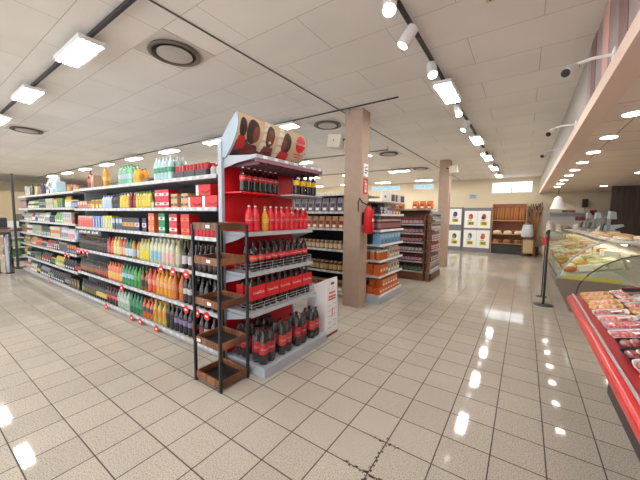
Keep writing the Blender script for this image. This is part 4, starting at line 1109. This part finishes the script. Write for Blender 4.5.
for i, z in enumerate((.2, .46, .74, 1.0, 1.26, 1.5)):
    c1 = [(206, 196, 190), (120, 70, 70), (190, 40, 50), (170, 90, 90), (210, 206, 200), (150, 150, 150)][i]
    q = bag_prod('snack_bag', .13, .10, .19, col(c1), col([(150, 60, 60), (206, 190, 190), (240, 200, 190), (220, 214, 206), (120, 60, 50), (90, 90, 90)][i]))
    uniq('bag on the %s end shelf of the brown wooden gondola' % SHE[i])
    for k in range(6):
        o = q if k == 0 else copy_tree(q)
        o.location = (-1.875, 7.48 + k * .145, z + .001); o.rotation_euler = (0, 0, R(90))
        o['group'] = 'bag on the %s end shelf of the brown wooden gondola' % SHE[i]; o['category'] = 'bag'; o['label'] = o['group'] + ', %s from left' % ORD[k]
# orange bags lying on top
q = bag_prod('snack_bag', .16, .13, .19, col((232, 120, 40)), col((240, 170, 60)), RED)
put_row(q, -3.2, -2.55, 7.55, 1.751, .19, 'orange bag on top of the brown wooden gondola, left cluster', 'bag')
q = bag_prod('snack_bag', .16, .14, .20, col((236, 130, 50)), col((206, 60, 40)), WHITE)
put_row(q, -2.38, -1.86, 7.6, 1.751, .17, 'orange bag with a red patch on top of the brown wooden gondola, right cluster', 'bag')
# ---------------------------------------------------------------- far wall: poster boards, bread shelving
BRD = M('board_grey', (120, 118, 120), .6)
t = thing('poster_board', 'wide grey board by the back wall with four product posters', 'board', (-1.77, 15.0, 0))
MB().box(-.56, .56, 0, .05, 0, 1.98, BRD).build('panel', t)
MB().box(-.58, -.561, -.01, .06, 0, 2.0, DARK).box(.561, .58, -.01, .06, 0, 2.0, DARK).build('frame', t)
t2 = thing('poster_board', 'narrower grey board with two stacked product posters left of the wide one', 'board', (-2.83, 15.05, 0))
MB().box(-.50, .46, 0, .05, 0, 2.0, BRD).build('panel', t2)
def poster(x0, x1, z0, z1, y, top, bot, lab, txt):
    p = thing('product_poster', lab, 'poster', ((x0 + x1) / 2, y, z0))
    w_, h = x1 - x0, z1 - z0
    MB().box(-w_ / 2, w_ / 2, -.012, -.001, 0, h, WHITE).build('sheet', p)
    m = MB()
    m.lathe([(w_ * .16, 0), (w_ * .17, .001)], col(top), seg=14)
    q = MB()
    q.add([(w_ * .17 * math.cos(a), -.0135, h * .66 + h * .17 * math.sin(a)) for a in [2 * math.pi * i / 14 for i in range(14)]], [tuple(range(14))], col(top))
    q.add([(-w_ * .08 + w_ * .12 * math.cos(a), -.0140, h * .60 + h * .10 * math.sin(a)) for a in [2 * math.pi * i / 12 for i in range(12)]], [tuple(range(12))], col(bot))
    q.box(-w_ * .24, w_ * .26, -.0145, -.0125, h * .16, h * .38, col((232, 214, 40)))
    for i in range(3): q.box(-w_ * .12 + i * w_ * .11, -w_ * .05 + i * w_ * .11, -.0155, -.0147, h * .20, h * .34, BLACK)
    q.box(-w_ * .25, w_ * .1, -.0140, -.0125, h * .42, h * .45, col((120, 120, 124)))
    q.build('printing', p)
poster(-2.28, -1.76, 1.07, 1.84, 15.0, (196, 50, 80), (230, 150, 80), 'white poster with a pink and red product, upper left on the wide board', '1,99')
poster(-1.75, -1.24, 1.07, 1.84, 15.0, (196, 70, 60), (90, 50, 50), 'white poster with a small red brown product, upper right on the wide board', '2,49')
poster(-2.28, -1.76, .18, .98, 15.0, (96, 100, 120), (190, 196, 206), 'white poster with a dark grey shoe-like product, lower left on the wide board', '9,90')
poster(-1.75, -1.24, .18, .98, 15.0, (214, 130, 50), (206, 70, 40), 'white poster with an orange packet, lower right on the wide board', '0,99')
poster(-2.95, -2.42, 1.20, 1.94, 15.05, (70, 50, 130), (120, 60, 120), 'white poster with a purple product, upper one on the narrow board', '1,49')
poster(-2.95, -2.42, .18, .93, 15.05, (70, 90, 50), (190, 170, 60), 'white poster with a dark green bottle, lower one on the narrow board', '3,99')
poster(-3.30, -3.0, 1.16, 1.88, 15.05, (40, 40, 44), (100, 100, 100), 'white poster with a black product, upper, partly behind the far pillar', '0,89')
poster(-3.30, -3.0, .18, .92, 15.05, (150, 120, 80), (206, 190, 120), 'white poster with a tan product, lower, partly behind the far pillar', '1,29')
t = thing('wall_sign', 'small pale grey sign on the beige back wall left of the windows', 'sign', (-2.05, 15.49, 2.52))
MB().box(-.17, .17, -.015, -.001, -.12, .12, M('sign_pale', (196, 200, 206), .5)).build('board', t)
m = MB(); m.box(-.12, .1, -.018, -.0155, .01, .05, M('sign_blue2', (120, 130, 170), .5)).box(-.12, .13, -.018, -.0155, -.05, -.02, M('sign_blue2')); m.build('printing', t)
# bread shelving
t = thing('bread_shelving', 'warm wooden bread shelving against the back wall under the windows', 'shelving', (-.565, 15.1, 0))
BW = wood_material('bread_wood', (176, 130, 90), (214, 172, 124))
MB().box(-.6, .6, .30, .34, 0, 2.15, M('bread_back', (146, 92, 66), .6, noise=.3, nscale=6)).build('back_panel', t)
for x in (-.62, .60): MB().box(x, x + .02, -.2, .30, 0, 2.15, BW).build('side_panel', t)
for z in (.46, .86, 1.44):
    MB().box(-.598, .598, -.2, .299, z - .03, z, BW).build('shelf', t)
MB().box(-.598, .598, -.15, .299, 0.001, .40, DARK).build('base', t)
CR1 = M('crust', (186, 124, 66), .6, noise=.25, nscale=18); CR2 = M('crust_dark', (120, 70, 44), .6, noise=.3, nscale=14); CR3 = M('crust_pale', (236, 212, 176), .6, noise=.15, nscale=14)
def baguette():
    m = MB(); rings = []; n = 9
    pts = [(0, 0, .55 * i / (n - 1)) for i in range(n)]
    m.lathe([(.012, 0), (.030, .03), (.037, .12), (.038, .28), (.036, .42), (.028, .52), (.010, .55)], CR1, seg=10)
    return m.build('baguette')
bg = baguette(); used = False
for i in range(11):
    o = bg if not used else copy_tree(bg); used = True
    tag(o, 'upright baguette in the row on the top bread shelf', 'bread', 'baguettes on the top bread shelf')
    o.location = (-1.08 + i * .102, 15.13 + .02 * (i % 2), 1.446); o.rotation_euler = (R(-7), R(((i * 37) % 5) - 2), 0)
    o['label'] = 'upright baguette on the top bread shelf, %s from left' % ORD[i]
def loaf(m_, sx, sy, sz, cuts=3):
    m = MB(); m.lathe([(.10, 0), (.128, .03), (.13, .06), (.115, .10), (.08, .13), (.03, .145)], m_, seg=16, sx=sx, sy=sy)
    for i in range(cuts):
        y = (i - (cuts - 1) / 2) * .06 * sx
        m.tube([(y - .015, -.06 * sy, .139), (y, 0, .149), (y + .015, .06 * sy, .139)], .007, CR3, 6)
    return m.build('bread_loaf')
lf = loaf(CR3, 1.25, 1.0, 1)
for i, (x, z, d) in enumerate(((-.96, .861, 'left'), (-.57, .861, 'middle'), (-.18, .861, 'right'))):
    o = lf if i == 0 else copy_tree(lf); o.location = (x, 15.02, z); tag(o, 'large pale round loaf on the middle bread shelf, %s' % d, 'bread', 'pale loaves')
l2 = loaf(CR2, 1.05, .9, 1)
for i, (x, d) in enumerate(((-.80, 'left'), (-.34, 'right'))):
    o = l2 if i == 0 else copy_tree(l2); o.location = (x, 15.272, .861); tag(o, 'darker loaf behind the pale ones on the middle bread shelf, %s' % d, 'bread', 'dark loaves')
def basket(loc, lab, sx=1.0):
    t = thing('bread_basket', lab, 'basket', loc)
    W_ = wood_material('wicker%d' % int(loc[0] * -100), (130, 86, 50), (190, 140, 92), (20, 20, 60))
    MB().lathe([(.11, 0), (.15, .12), (.16, .12), (.16, .135), (.14, .135), (.10, .02)], W_, seg=18, sx=sx).build('basket', t)
    for k, (a, b_) in enumerate(((-.06, 0), (.05, .03), (0, -.05))):
        MB().lathe([(.03, 0), (.05, .02), (.045, .05), (.02, .065)], CR1 if k else CR3, seg=10, sx=1.3).build('bread_roll', t, loc=(a * sx, b_, .085))
basket((-.96, 15.05, .461), 'wicker basket of rolls on the low bread shelf, left', 1.1)
basket((-.57, 15.05, .461), 'wicker basket of rolls on the low bread shelf, middle', 1.1)
basket((-.19, 15.05, .461), 'wicker basket of rolls on the low bread shelf, right', 1.0)
# wheat stand with cloth sack
t = thing('wooden_stand', 'small wooden stand beside the bread shelving', 'stand', (.17, 14.55, 0))
for sx in (-.2, .2):
    for sy in (-.14, .14): MB().box(sx - .02, sx + .02, sy - .02, sy + .02, 0, .72, BROWNW).build('leg', t)
MB().box(-.24, .24, -.18, .18, .7205, .76, BROWNW).build('top', t)
MB().box(-.17, .15, -.165, .14, .15, .68, M('sack_beige', (190, 164, 124), .8, noise=.1)).build('crate', t)
MB().box(-.219, .219, -.12, .12, .12, .149, BROWNW).build('rung_shelf', t)
t = thing('flour_sack', 'pale blue grey cloth sack with dark brown top on the wooden stand', 'sack', (.12, 14.55, .761))
SC = M('sack_cloth', (190, 196, 204), .9, noise=.15, nscale=9)
MB().lathe([(.13, 0), (.19, .04), (.205, .14), (.20, .26), (.175, .38), (.15, .46), (.16, .50), (.13, .52)], SC, seg=18, sx=1.05, sy=.8).build('sack', t)
MB().lathe([(.06, .521), (.10, .55), (.09, .60), (.04, .62)], CR2, seg=14, sx=1.05, sy=.85).build('dark_contents', t)
t = thing('wheat_bunch', 'bunch of brown dried wheat ears standing behind the cloth sack', 'dried plant', (.37, 15.2, 0))
m = MB(); e_ = MB(); r3 = random.Random(3)
for i in range(26):
    a = r3.uniform(-.22, .2); b_ = r3.uniform(-.12, .12); z = r3.uniform(1.6, 2.05)
    m.tube([(a * .15, b_ * .2, .3), (a * .5, b_, 1.2), (a, b_, z)], .006, CR1, 5)
    e_.tube([(a, b_, z), (a * 1.06, b_, z + .03), (a * 1.15, b_, z + .12), (a * 1.2, b_, z + .15)], .017, CR2, 6)
m.build('stems', t); e_.build('ears', t)
MB().lathe([(.12, 0), (.16, .04), (.17, .34), (.14, .34), (.12, .06)], BROWNW, seg=16).build('pot', t)
# ---------------------------------------------------------------- stanchion and red bag
t = thing('stanchion', 'thin black post on a flat foot at the near end of the cheese counter', 'post', (.36, 6.6, 0))
MB().lathe([(.15, 0), (.15, .008), (.03, .02)], BLACK, seg=24).build('foot', t)
MB().tube([(0, 0, .0205), (0, 0, 1.28)], .019, BLACK, 14).build('pole', t)
MB().lathe([(.024, 1.281), (.024, 1.35), (.02, 1.355)], BLACK, seg=14).build('belt_head', t)
t = thing('red_bow', 'bright red ticket ribbon hanging by the black post', 'ribbon', (.36, 7.25, 1.02))
m = MB(); m.add([(0, 0, 0), (-.05, .01, .06), (-.08, 0, .18), (.0, .02, .15), (.07, 0, .19), (.05, 0, .04),
                 (0, .05, 0), (-.05, .06, .06), (-.08, .05, .18), (.0, .07, .15), (.07, .05, .19), (.05, .05, .04)],
                [(0, 1, 2, 3, 4, 5), (11, 10, 9, 8, 7, 6)] + [(i, (i + 1) % 6, 6 + (i + 1) % 6, 6 + i) for i in range(6)], RED)
m.build('ribbon', t); MB().tube([(0, .03, -1.02), (0, .03, .28)], .010, DARK).lathe([(.09, -1.019), (.09, -1.01)], DARK, (0, .03, 0), 16).build('holder', t)
# ---------------------------------------------------------------- cheese counter
DY0, DY1 = 6.4, 13.2
TAU = M('counter_taupe', (134, 118, 104), .5); CW = M('counter_cream', (206, 196, 178), .5)
t = thing('cheese_counter', 'long glass fronted cheese and deli counter beyond the black post', 'counter', (0, 0, 0))
MB().prism([(.70, 0), (.70, .25), (.50, .42), (.50, .54), (1.75, .54), (1.75, 0)], 'y', DY0, DY1, TAU).build('body', t)
MB().prism([(.53, .5405), (.53, .585), (1.355, .78), (1.72, .78), (1.72, .5405)], 'y', DY0 + .03, DY1 - .03, CW).build('display_deck', t)
MB().box(1.29, 1.33, DY0 + .05, DY1 - .05, 1.15, 1.16, emis('deli_fill_light', (1, .96, .88), 11)).build('case_light', t)  # added glowing strip, brightens the cheese deck, kept unseen under the work top
MB().box(1.36, 1.75, DY0, DY1, .785, 1.02, CW).build('rear_cabinet', t)
MB().box(1.14, 1.75, DY0 + .02, DY1, 1.165, 1.19, CW).build('work_top', t)
arc = [(.505, .545), (.55, .66), (.62, .80), (.72, .94), (.86, 1.08), (1.04, 1.18), (1.14, 1.19)]
for k in range(4):
    a = DY0 + .01 + k * (DY1 - DY0 - .02) / 4; b_ = a + (DY1 - DY0 - .02) / 4 - .012
    MB().sheet(arc, 'y', a, b_, GLASS, th=.008).build('curved_glass', t)
for y in (DY0, DY1 - .02): MB().prism(arc + [(1.36, 1.19), (1.36, .6)], 'y', y, y + .008, GLASS).build('end_glass', t)
MB().tube([(x, DY0 - .006, z + .004) for x, z in arc], .014, LGREY, 8).build('end_trim', t)
MB().box(1.08, 1.355, DY0 + .04, DY1 - .04, .95, .956, GLASS).build('inner_shelf', t)
r4 = random.Random(5)
CH = [((232, 214, 150), 'pale yellow cheese wedge'), ((240, 232, 206), 'white cheese block'), ((226, 190, 90), 'orange yellow cheese wedge'), ((206, 120, 70), 'reddish cured piece'), ((170, 196, 130), 'green topped tub'), ((238, 226, 190), 'cream round cheese')]
CHP = []
for i, (c, n_) in enumerate(CH):
    m = MB(); mm = M('cheese%d' % i, c, .5, noise=.08, nscale=20)
    if i in (0, 2): m.prism([(-.08, -.06), (.09, -.02), (.09, .02), (-.08, .06)], 'z', 0, .09, mm); nm = 'cheese_wedge'; cat = 'cheese'
    elif i == 1: m.box(-.09, .09, -.07, .07, 0, .09, mm); nm = 'cheese_block'; cat = 'cheese'
    elif i == 3: m.lathe([(.03, 0), (.055, .02), (.055, .06), (.03, .085)], mm, seg=12, sx=1.6); nm = 'cured_ham'; cat = 'meat'
    elif i == 4: m.lathe([(.05, 0), (.06, .07), (.064, .07), (.064, .08)], mm, seg=14); nm = 'salad_tub'; cat = 'tub'
    else: m.lathe([(.085, 0), (.09, .01), (.09, .075), (.085, .085)], mm, seg=18); nm = 'round_cheese'; cat = 'cheese'
    CHP.append([m.build(nm), cat, n_, False])
CNT = {}
def place(i, loc, rz, lab):
    p = CHP[i]; o = p[0] if not p[3] else copy_tree(p[0]); p[3] = True
    o.location = loc; o.rotation_euler = (0, R(-13.3) if loc[2] < .9 else 0, 0)
    CNT[lab] = CNT.get(lab, 0) + 1
    o['label'] = lab + ', %s of its kind' % ORD[CNT[lab] - 1] if CNT[lab] <= 30 else lab
    if len(o['label'].split()) > 16: o['label'] = lab
    o['category'] = p[1]; o['group'] = lab; return o
zone = ['near end', 'second stretch', 'third stretch', 'far end']
y = DY0 + .16
while y < DY1 - .2:
    zn = zone[min(3, int((y - DY0) / 1.7))]
    for j, x in enumerate((.70, .885, 1.07, 1.25)):
        i = r4.choice((0, 1, 2, 5, 3, 4, 4, 3, 1))
        place(i, (x, y + r4.uniform(-.01, .01), .612 + (x - .53) * .236), r4.uniform(-.2, .2), '%s on cheese counter deck, %s' % (CH[i][1], zn))
    if r4.random() < .8:
        for x in (1.17,):
            i = r4.choice((1, 5, 3, 3, 2)); place(i, (x, y, .957), 0, '%s on the glass shelf in cheese counter, %s' % (CH[i][1], zn))
    y += .20
# price cards and trays near the end
t_ = tag(MB().box(.60, 1.30, DY0 + .012, DY0 + .028, .56, .60, M('yellow_strip', (226, 206, 60), .5)).build('price_strip'), 'yellow price strip along the near end inside the cheese counter', 'strip')
# goods on the work top
for k, (y, c, lab) in enumerate(((6.75, (222, 206, 170), 'large cream tray of sliced goods on the cheese counter top, nearest'), (7.7, (206, 160, 110), 'tan tray of cured goods on the cheese counter top, second'), (8.7, (226, 190, 140), 'pale orange tray on the cheese counter top, third'))):
    t = thing('serving_tray', lab, 'tray', (1.45, y, 1.191))
    MB().box(-.22, .22, -.32, .32, 0, .03, WHITE).build('tray', t, bevel=.004)
    for i in range(8):
        MB().lathe([(.05, 0), (.065, .02), (.055, .05), (.02, .065)], M('tray_food%d' % k, c, .6, noise=.3, nscale=30), seg=10, sx=1.2).build('food_piece', t, loc=(-.12 + .24 * (i % 2), -.24 + .16 * (i // 2), .0305))
# scales
def scale(loc, lab):
    t = thing('counter_scale', lab, 'scale', loc)
    GS = M('scale_grey', (150, 158, 160), .35)
    MB().box(-.16, .16, -.15, .15, 0, .09, GS).build('base', t, bevel=.01)
    MB().box(-.15, .15, -.14, .14, .0905, .10, CHROME).build('weighing_plate', t)
    MB().box(-.03, .03, .10, .13, .1005, .36, GS).build('column', t)
    h = MB(); h.prism([(-.03, .36), (.09, .36), (.07, .52), (-.02, .54)], 'y', -.13, .17, GS); h.build('display_head', t, bevel=.01)
    MB().prism([(-.15, .10), (-.13, .10), (-.10, .27), (-.125, .27)], 'y', -.14, .14, DARK).build('keypad', t)
scale((1.62, 6.95 + .25, 1.222 - .03), 'grey counter scale near the dark wood wall')
for o in [o for o in bpy.data.objects if o.get('label') == 'grey counter scale near the dark wood wall']: o.location = (1.93, 8.6, .9)
t = thing('back_bench', 'long pale work bench behind the cheese counter', 'bench', (0, 0, 0))
MB().box(2.35, 2.95, 10.9, 12.6, .86, .90, CW).build('worktop', t); MB().box(2.40, 2.9, 10.95, 12.55, 0, .859, CW).build('cabinet', t)
for o in [o for o in bpy.data.objects if o.get('label') == 'grey counter scale near the dark wood wall']: o.location = (1.60, 9.3, 1.191)
scale((1.60, 10.9, 1.191), 'grey counter scale farther along the cheese counter')
scale((1.60, 12.3, 1.191), 'grey counter scale at the far end of the cheese counter')
# meat slicer
t = thing('meat_slicer', 'pale slicing machine with slanted guard on the cheese counter top', 'slicer', (1.60, 7.15, 1.191))
for o in [t]: o.location = (1.62, 9.85, 1.191)
SGR = M('slicer_grey', (176, 190, 192), .3)
MB().box(-.15, .15, -.18, .18, 0, .12, SGR).build('base', t, bevel=.01)
MB().lathe([(.14, 0), (.14, .015)], CHROME, seg=24).build('blade', t, loc=(0.0, .0, .27)).rotation_euler = (0, R(80), .2)
MB().prism([(-.14, .125), (.14, .125), (.30, .20), (.28, .24), (-.10, .20)], 'y', -.14, .05, SGR).build('carriage', t)
# hanging white lamps over the counter
for k, (x, y) in enumerate(((.86, 12.4),)):
    t = thing('pendant_lamp', 'white conical lamp hanging over the far end of the cheese counter', 'lamp', (x, y, 2.58))
    MB().tube([(0, 0, -.001), (0, 0, -.30)], .008, BLACK).build('cord', t)
    MB().lathe([(.045, -.30), (.05, -.34), (.09, -.36), (.20, -.72), (.19, -.72), (.08, -.37)], WHITE, seg=22).build('shade', t)
    MB().lathe([(.045, -.305), (.035, -.28)], BLACK, seg=14).build('lamp_holder', t)
    MB().lathe([(.02, -.40), (.05, -.46), (.04, -.52), (.01, -.54)], SPOTL, seg=12).build('bulb', t)
# tiled splashback with red squares on the back wall
m = MB(); TW = M('tile_white', (214, 206, 196), .25); TR = M('tile_red', (150, 34, 40), .3)
for i in range(16):
    for j in range(4):
        red = (i, j) in ((3, 3), (5, 2), (7, 3), (10, 3), (4, 3), (12, 2))
        m.box(.60 + i * .21, .80 + i * .21, 15.485, 15.499, 1.05 + j * .21, 1.25 + j * .21, TR if red else TW)
tag(m.build('tile_splashback'), 'white wall tiles with scattered red squares behind the cheese counter', 'tiles')
t = thing('wall_speaker', 'small dark box hung on the beige wall near the dark wood wall', 'speaker', (1.9, 15.49, 2.15))
MB().box(-.08, .08, -.12, -.001, -.16, .16, DARK).build('cabinet', t); MB().tube([(0, -.03, -.161), (0, -.03, -.5)], .008, DARK).build('cable', t)
MB().box(-.14, .14, -.04, -.001, -.68, -.505, TR).build('red_box', t)
# far equipment on back wall shelf
t = thing('back_shelf', 'white shelf with containers on the wall behind the cheese counter', 'shelf', (1.35, 15.3, 1.75))
MB().box(-.55, .55, -.15, .18, 0, .04, LGREY).build('board', t); MB().box(-.5, .5, .1, .18, -.12, -.001, LGREY).build('bracket', t)
for k, (x, y, h, c, d) in enumerate(((.78, 13.9, .42, (232, 226, 214), 'tall white'), (1.05, 13.9, .3, (226, 220, 200), 'cream'), (1.3, 13.9, .22, (150, 140, 90), 'olive'), (1.55, 13.9, .34, (236, 232, 224), 'white'))):
    tag(MB().lathe([(.09, 0), (.11, .02), (.11, h * .8), (.06, h * .92), (.06, h)], col(c, .4), seg=16).build('food_container', loc=(x, y, 1.051)), d + ' container on the end bench behind the cheese counter', 'container')
t = thing('end_bench', 'cream bench closing the far end of the deli area', 'bench', (0, 0, 0))
MB().box(.62, 2.6, 13.6, 14.2, 1.0, 1.05, CW).build('worktop', t); MB().box(.66, 2.56, 13.65, 14.15, 0, .999, CW).build('cabinet', t)
# pieces by the dark wall
t = thing('round_table', 'brown round wooden table before the dark wood wall', 'table', (2.75, 10.2, 0))
MB().lathe([(.42, 1.02), (.44, 1.03), (.44, 1.06), (.42, 1.07)], BROWNW, seg=28).build('tabletop', t); MB().tube([(0, 0, .03), (0, 0, 1.019)], .05, BROWNW).build('leg', t); MB().lathe([(.25, 0), (.22, .029)], BROWNW, seg=20).build('foot', t)
t = thing('white_pot', 'white handled pot standing on the round wooden table', 'pot', (2.78, 10.15, 1.071))
MB().lathe([(.08, 0), (.10, .02), (.10, .15), (.09, .16)], WHITE, seg=18).build('body', t); MB().tube([(.10, 0, .03), (.16, 0, .06), (.16, 0, .11), (.10, 0, .135)], .012, WHITE).build('handle', t)
# ---------------------------------------------------------------- meat counter
MY0, MY1 = -1.0, 3.58
t = thing('meat_counter', 'open red edged meat counter with curved glass at the right', 'counter', (0, 0, 0))
MB().prism([(.70, 0), (.70, .30), (.60, .55), (.44, .70), (1.80, .70), (1.80, 0)], 'y', MY0, MY1, M('counter_dark', (70, 58, 54), .5)).build('body', t)
MB().prism([(.385, .775), (.37, .79), (.37, .825), (.385, .84), (.43, .85), (.43, .7005), (.40, .74)], 'y', MY0, MY1 + .02, M('bumper_red', (206, 30, 34), .28)).build('red_bumper', t, bevel=.006)
MB().box(.405, .415, MY0, MY1 + .02, .852, .862, LGREY).build('chrome_rail', t)
MB().prism([(.431, .7005), (.431, .845), (.50, .865), (.86, .965), (1.46, 1.10), (1.46, .7005)], 'y', MY0, MY1, M('deck_red', (176, 34, 38), .35)).build('display_deck', t)
MB().box(1.501, 1.8, MY0, MY1, .7005, 1.20, CW).build('rear_cabinet', t)
marc = [(.43, .865), (.45, .96), (.51, 1.06), (.60, 1.15), (.72, 1.225), (.86, 1.27), (1.05, 1.30), (1.5, 1.31)]
MB().prism(marc + [(1.5, 1.12), (.50, .885), (.445, .855)], 'y', MY1 - .008, MY1, GLASS).build('end_glass', t)
MB().tube([(x, MY1 + .005, z) for x, z in marc[:7]], .006, DARK, 6).build('glass_edge', t)
MB().sheet(marc[3:], 'y', MY0, MY1 - .01, GLASS, th=.008).build('canopy_glass', t)
MB().box(1.46, 1.49, MY0, MY1 - .01, 1.25, 1.30, LGREY).build('lamp_rail', t)
d = MB().box(1.462, 1.488, MY0 + .1, MY1 - .1, 1.243, 1.249, emis('case_light', (1.0, .84, .82), 5)).build('case_light', t)
def deckz(x): return .875 + (x - .50) * .25
MT = [meat_material('meat_red', (158, 22, 34), (222, 140, 130), 26), meat_material('meat_pink', (200, 76, 76), (236, 190, 170), 30), meat_material('meat_dark', (104, 14, 26), (196, 84, 84), 22),
      meat_material('meat_pale', (214, 128, 96), (240, 210, 180), 24), meat_material('mince', (176, 40, 48), (232, 160, 156), 90)]
MN = ['red', 'pink', 'dark red', 'pale chicken coloured', 'minced']
TRC = [('white', M('tray_white', (232, 230, 232), .35)), ('yellow', M('tray_yellow', (226, 196, 110), .4)), ('black', M('tray_black', (40, 36, 40), .35)), ('lilac', M('tray_lilac', (206, 190, 214), .35))]
r5 = random.Random(9)
def meat_proto(mi, ti, lab):
    t = thing('meat_tray', 'x', 'tray')
    tw, td, h = .092, .068, .028
    tc = TRC[ti][1]
    m = MB(); ring = []
    def rr(sx, sy, z, n=20): return [(sx * math.copysign(abs(math.cos(2 * math.pi * k / n)) ** .4, math.cos(2 * math.pi * k / n)), sy * math.copysign(abs(math.sin(2 * math.pi * k / n)) ** .4, math.sin(2 * math.pi * k / n)), z) for k in range(n)]
    R_ = [rr(tw * .86, td * .86, 0), rr(tw, td, h), rr(tw * 1.03, td * 1.04, h), rr(tw * .97, td * .96, h - .001), rr(tw * .84, td * .84, .005)]
    vs = [p for r_ in R_ for p in r_]; fs = [(i * 20 + k, i * 20 + (k + 1) % 20, (i + 1) * 20 + (k + 1) % 20, (i + 1) * 20 + k) for i in range(4) for k in range(20)]
    fs += [tuple(reversed(range(20))), tuple(80 + k for k in range(20))]
    m.add(vs, fs, tc, True); m.build('tray', t)
    q = MB()
    if mi == 4:
        q.lathe([(.05, .0), (.064, .01), (.062, .025), (.05, .034), (.02, .038)], MT[4], seg=16, sx=1.25, sy=.92)
        q.build('meat', t, loc=(0, 0, .006))
    else:
        for k in range(4):
            a = -.054 + k * .034
            s = MB().lathe([(.02, 0), (.034, .006), (.036, .014), (.030, .022), (.012, .026)], MT[mi], seg=12, sx=.75, sy=1.5)
            o = s.build('meat_slice', t, loc=(a, r5.uniform(-.005, .005), .0065 + .001 * k)); o.rotation_euler = (0, R(-14), r5.uniform(-.25, .25))
    if mi != 3:
        MB().box(-.005, .055, -.052, -.018, .0375, .0385, WHITE).build('price_label', t).rotation_euler = (0, 0, .15)
    return t
PRO = {}
cells = []
y = -.106
rowi = 0
RW = ['edge row', 'second row', 'third row', 'fourth row', 'back row']
while y < MY1 - .07:
    for c_ in range(5):
        k2_ = rowi + c_
        x = .537 + c_ * .188 + r5.uniform(-.006, .006)
        if y < .1 and c_ == 0: pass
        # sector pattern of kinds along the case
        if y > 2.9: mi = (3, 1, 1, 0, 0)[c_]
        elif y > 2.2: mi = (3, 0, 4, 1, 0)[(c_ + rowi) % 5]
        elif y > 1.6: mi = (2, 4, 0, 0, 2)[(c_ + rowi) % 5]
        else: mi = (4, 3, 1, 0, 2)[(c_ + rowi) % 5]
        ti = {3: 1, 4: 3, 2: 2, 0: 0, 1: 0}[mi]
        if (mi, ti) in PRO:
            o = copy_tree(PRO[(mi, ti)])
        else:
            o = meat_proto(mi, ti, ''); PRO[(mi, ti)] = o
        o.location = (x, y + r5.uniform(-.006, .006), deckz(x) + .012); o.rotation_euler = (0, R(-8.3), R(90) + r5.uniform(-.06, .06))
        o.rotation_euler = (R(r5.uniform(-1, 2)), R(-14), r5.uniform(-.13, .13))
        k2_ = rowi
        nth = ord_[min(9, int((MY1 - y) / .150))].replace('nearest', 'first')
        k_ = int((MY1 - y) / .150)
        names = ['first', 'second', 'third', 'fourth', 'fifth', 'sixth', 'seventh', 'eighth', 'ninth', 'tenth', 'eleventh', 'twelfth']
        if k_ < 12: o['label'] = '%s meat, %s tray, %s, %s from far end of the meat counter' % (MN[mi], TRC[ti][0], RW[c_], names[k_])
        else: o['label'] = '%s meat, %s tray, %s, viewer end of the meat counter' % (MN[mi], TRC[ti][0], RW[c_])
        o['group'] = 'meat trays in the counter' if k_ < 12 else o['label']
        if 3.35 > y > 1.9 and 0 < c_ < 4 and r5.random() < .75:         # second layer heaped on the first
            mi2 = r5.choice((0, 1, 4, 2, 1)); ti2 = {3: 1, 4: 3, 2: 2, 0: 0, 1: 0}[mi2]
            o2 = copy_tree(PRO[(mi2, ti2)]) if (mi2, ti2) in PRO else PRO.setdefault((mi2, ti2), meat_proto(mi2, ti2, ''))
            o2.location = (x + .03, y + .01, deckz(x) + .012 + .062); o2.rotation_euler = (R(r5.uniform(-3, 3)), R(-12), r5.uniform(-.5, .5))
            o2['label'] = '%s meat, %s tray heaped on top, %s, %s from far end' % (MN[mi2], TRC[ti2][0], RW[c_], names[k_]); o2['group'] = 'heaped meat trays'
    y += .153; rowi += 1
# ---------------------------------------------------------------- entrance side at far left
for k, (x, y) in enumerate(((-10.75, 1.66), (-10.95, 1.45))):
    t = thing('gate_post', 'chrome entrance gate post beyond the end of the gondola, %s' % ('right one', 'left one')[k], 'post', (x, y, 0), 0, 'chrome gate posts')
    MB().lathe([(.09, 0), (.09, .03), (.078, .031)], BLACK, seg=18).build('foot', t)
    MB().lathe([(.077, .0315), (.077, .98), (.07, .99)], CHROME, seg=18).build('tube', t)
t = thing('display_pole', 'thin tall dark pole rising at the far left beyond the gondola', 'pole', (-11.6, 1.95, 0))
MB().lathe([(.2, 0), (.2, .02)], BLACK, seg=18).build('foot', t); MB().tube([(0, 0, .0205), (0, 0, 2.6)], .03, DARK).build('pole', t)
t = thing('entrance_barrier', 'dark horizontal gate panel with colourful strips on the chrome posts', 'gate', (-10.85, 1.55, .991))
MB().box(-.55, .16, -.16, .16, 0, .06, DARK).build('lower_rail', t)
MB().box(-.5, .1, -.12, .12, .0605, .14, col((190, 160, 130))).build('leaflets', t); MB().box(-.55, .16, -.16, .16, .1405, .18, col((90, 70, 100))).build('strip', t); MB().box(-.5, .1, -.12, .12, .1805, .42, DARK).build('upper_panel', t)
for k, (x, y, h, c, d) in enumerate(((-13.6, 2.2, 1.5, (70, 66, 72), 'dark'), (-15.0, 3.4, 1.9, (120, 96, 72), 'brown'), (-16.0, 1.2, 1.3, (60, 90, 70), 'green topped'))):
    t = thing('goods_stand', '%s goods stand far away beyond the entrance gate' % d, 'stand', (x, y, 0))
    MB().box(-.5, .5, .2, .24, 0, h, col(c)).build('back_panel', t)
    for j in range(4):
        z = .15 + j * (h - .25) / 4
        MB().box(-.5, .5, -.2, .1995, z - .03, z, LGREY).build('shelf', t)
        for i in range(6):
            MB().box(-.45 + i * .155, -.32 + i * .155, -.16, .1, z + .001, z + .19, col(r2.choice(CN)[1])).build('packet', t)
struct(MB().box(-19.5, -19.3, -4, 9, 0, 2.5, M('far_panel', (172, 156, 126), .7)).build('trim_4'))
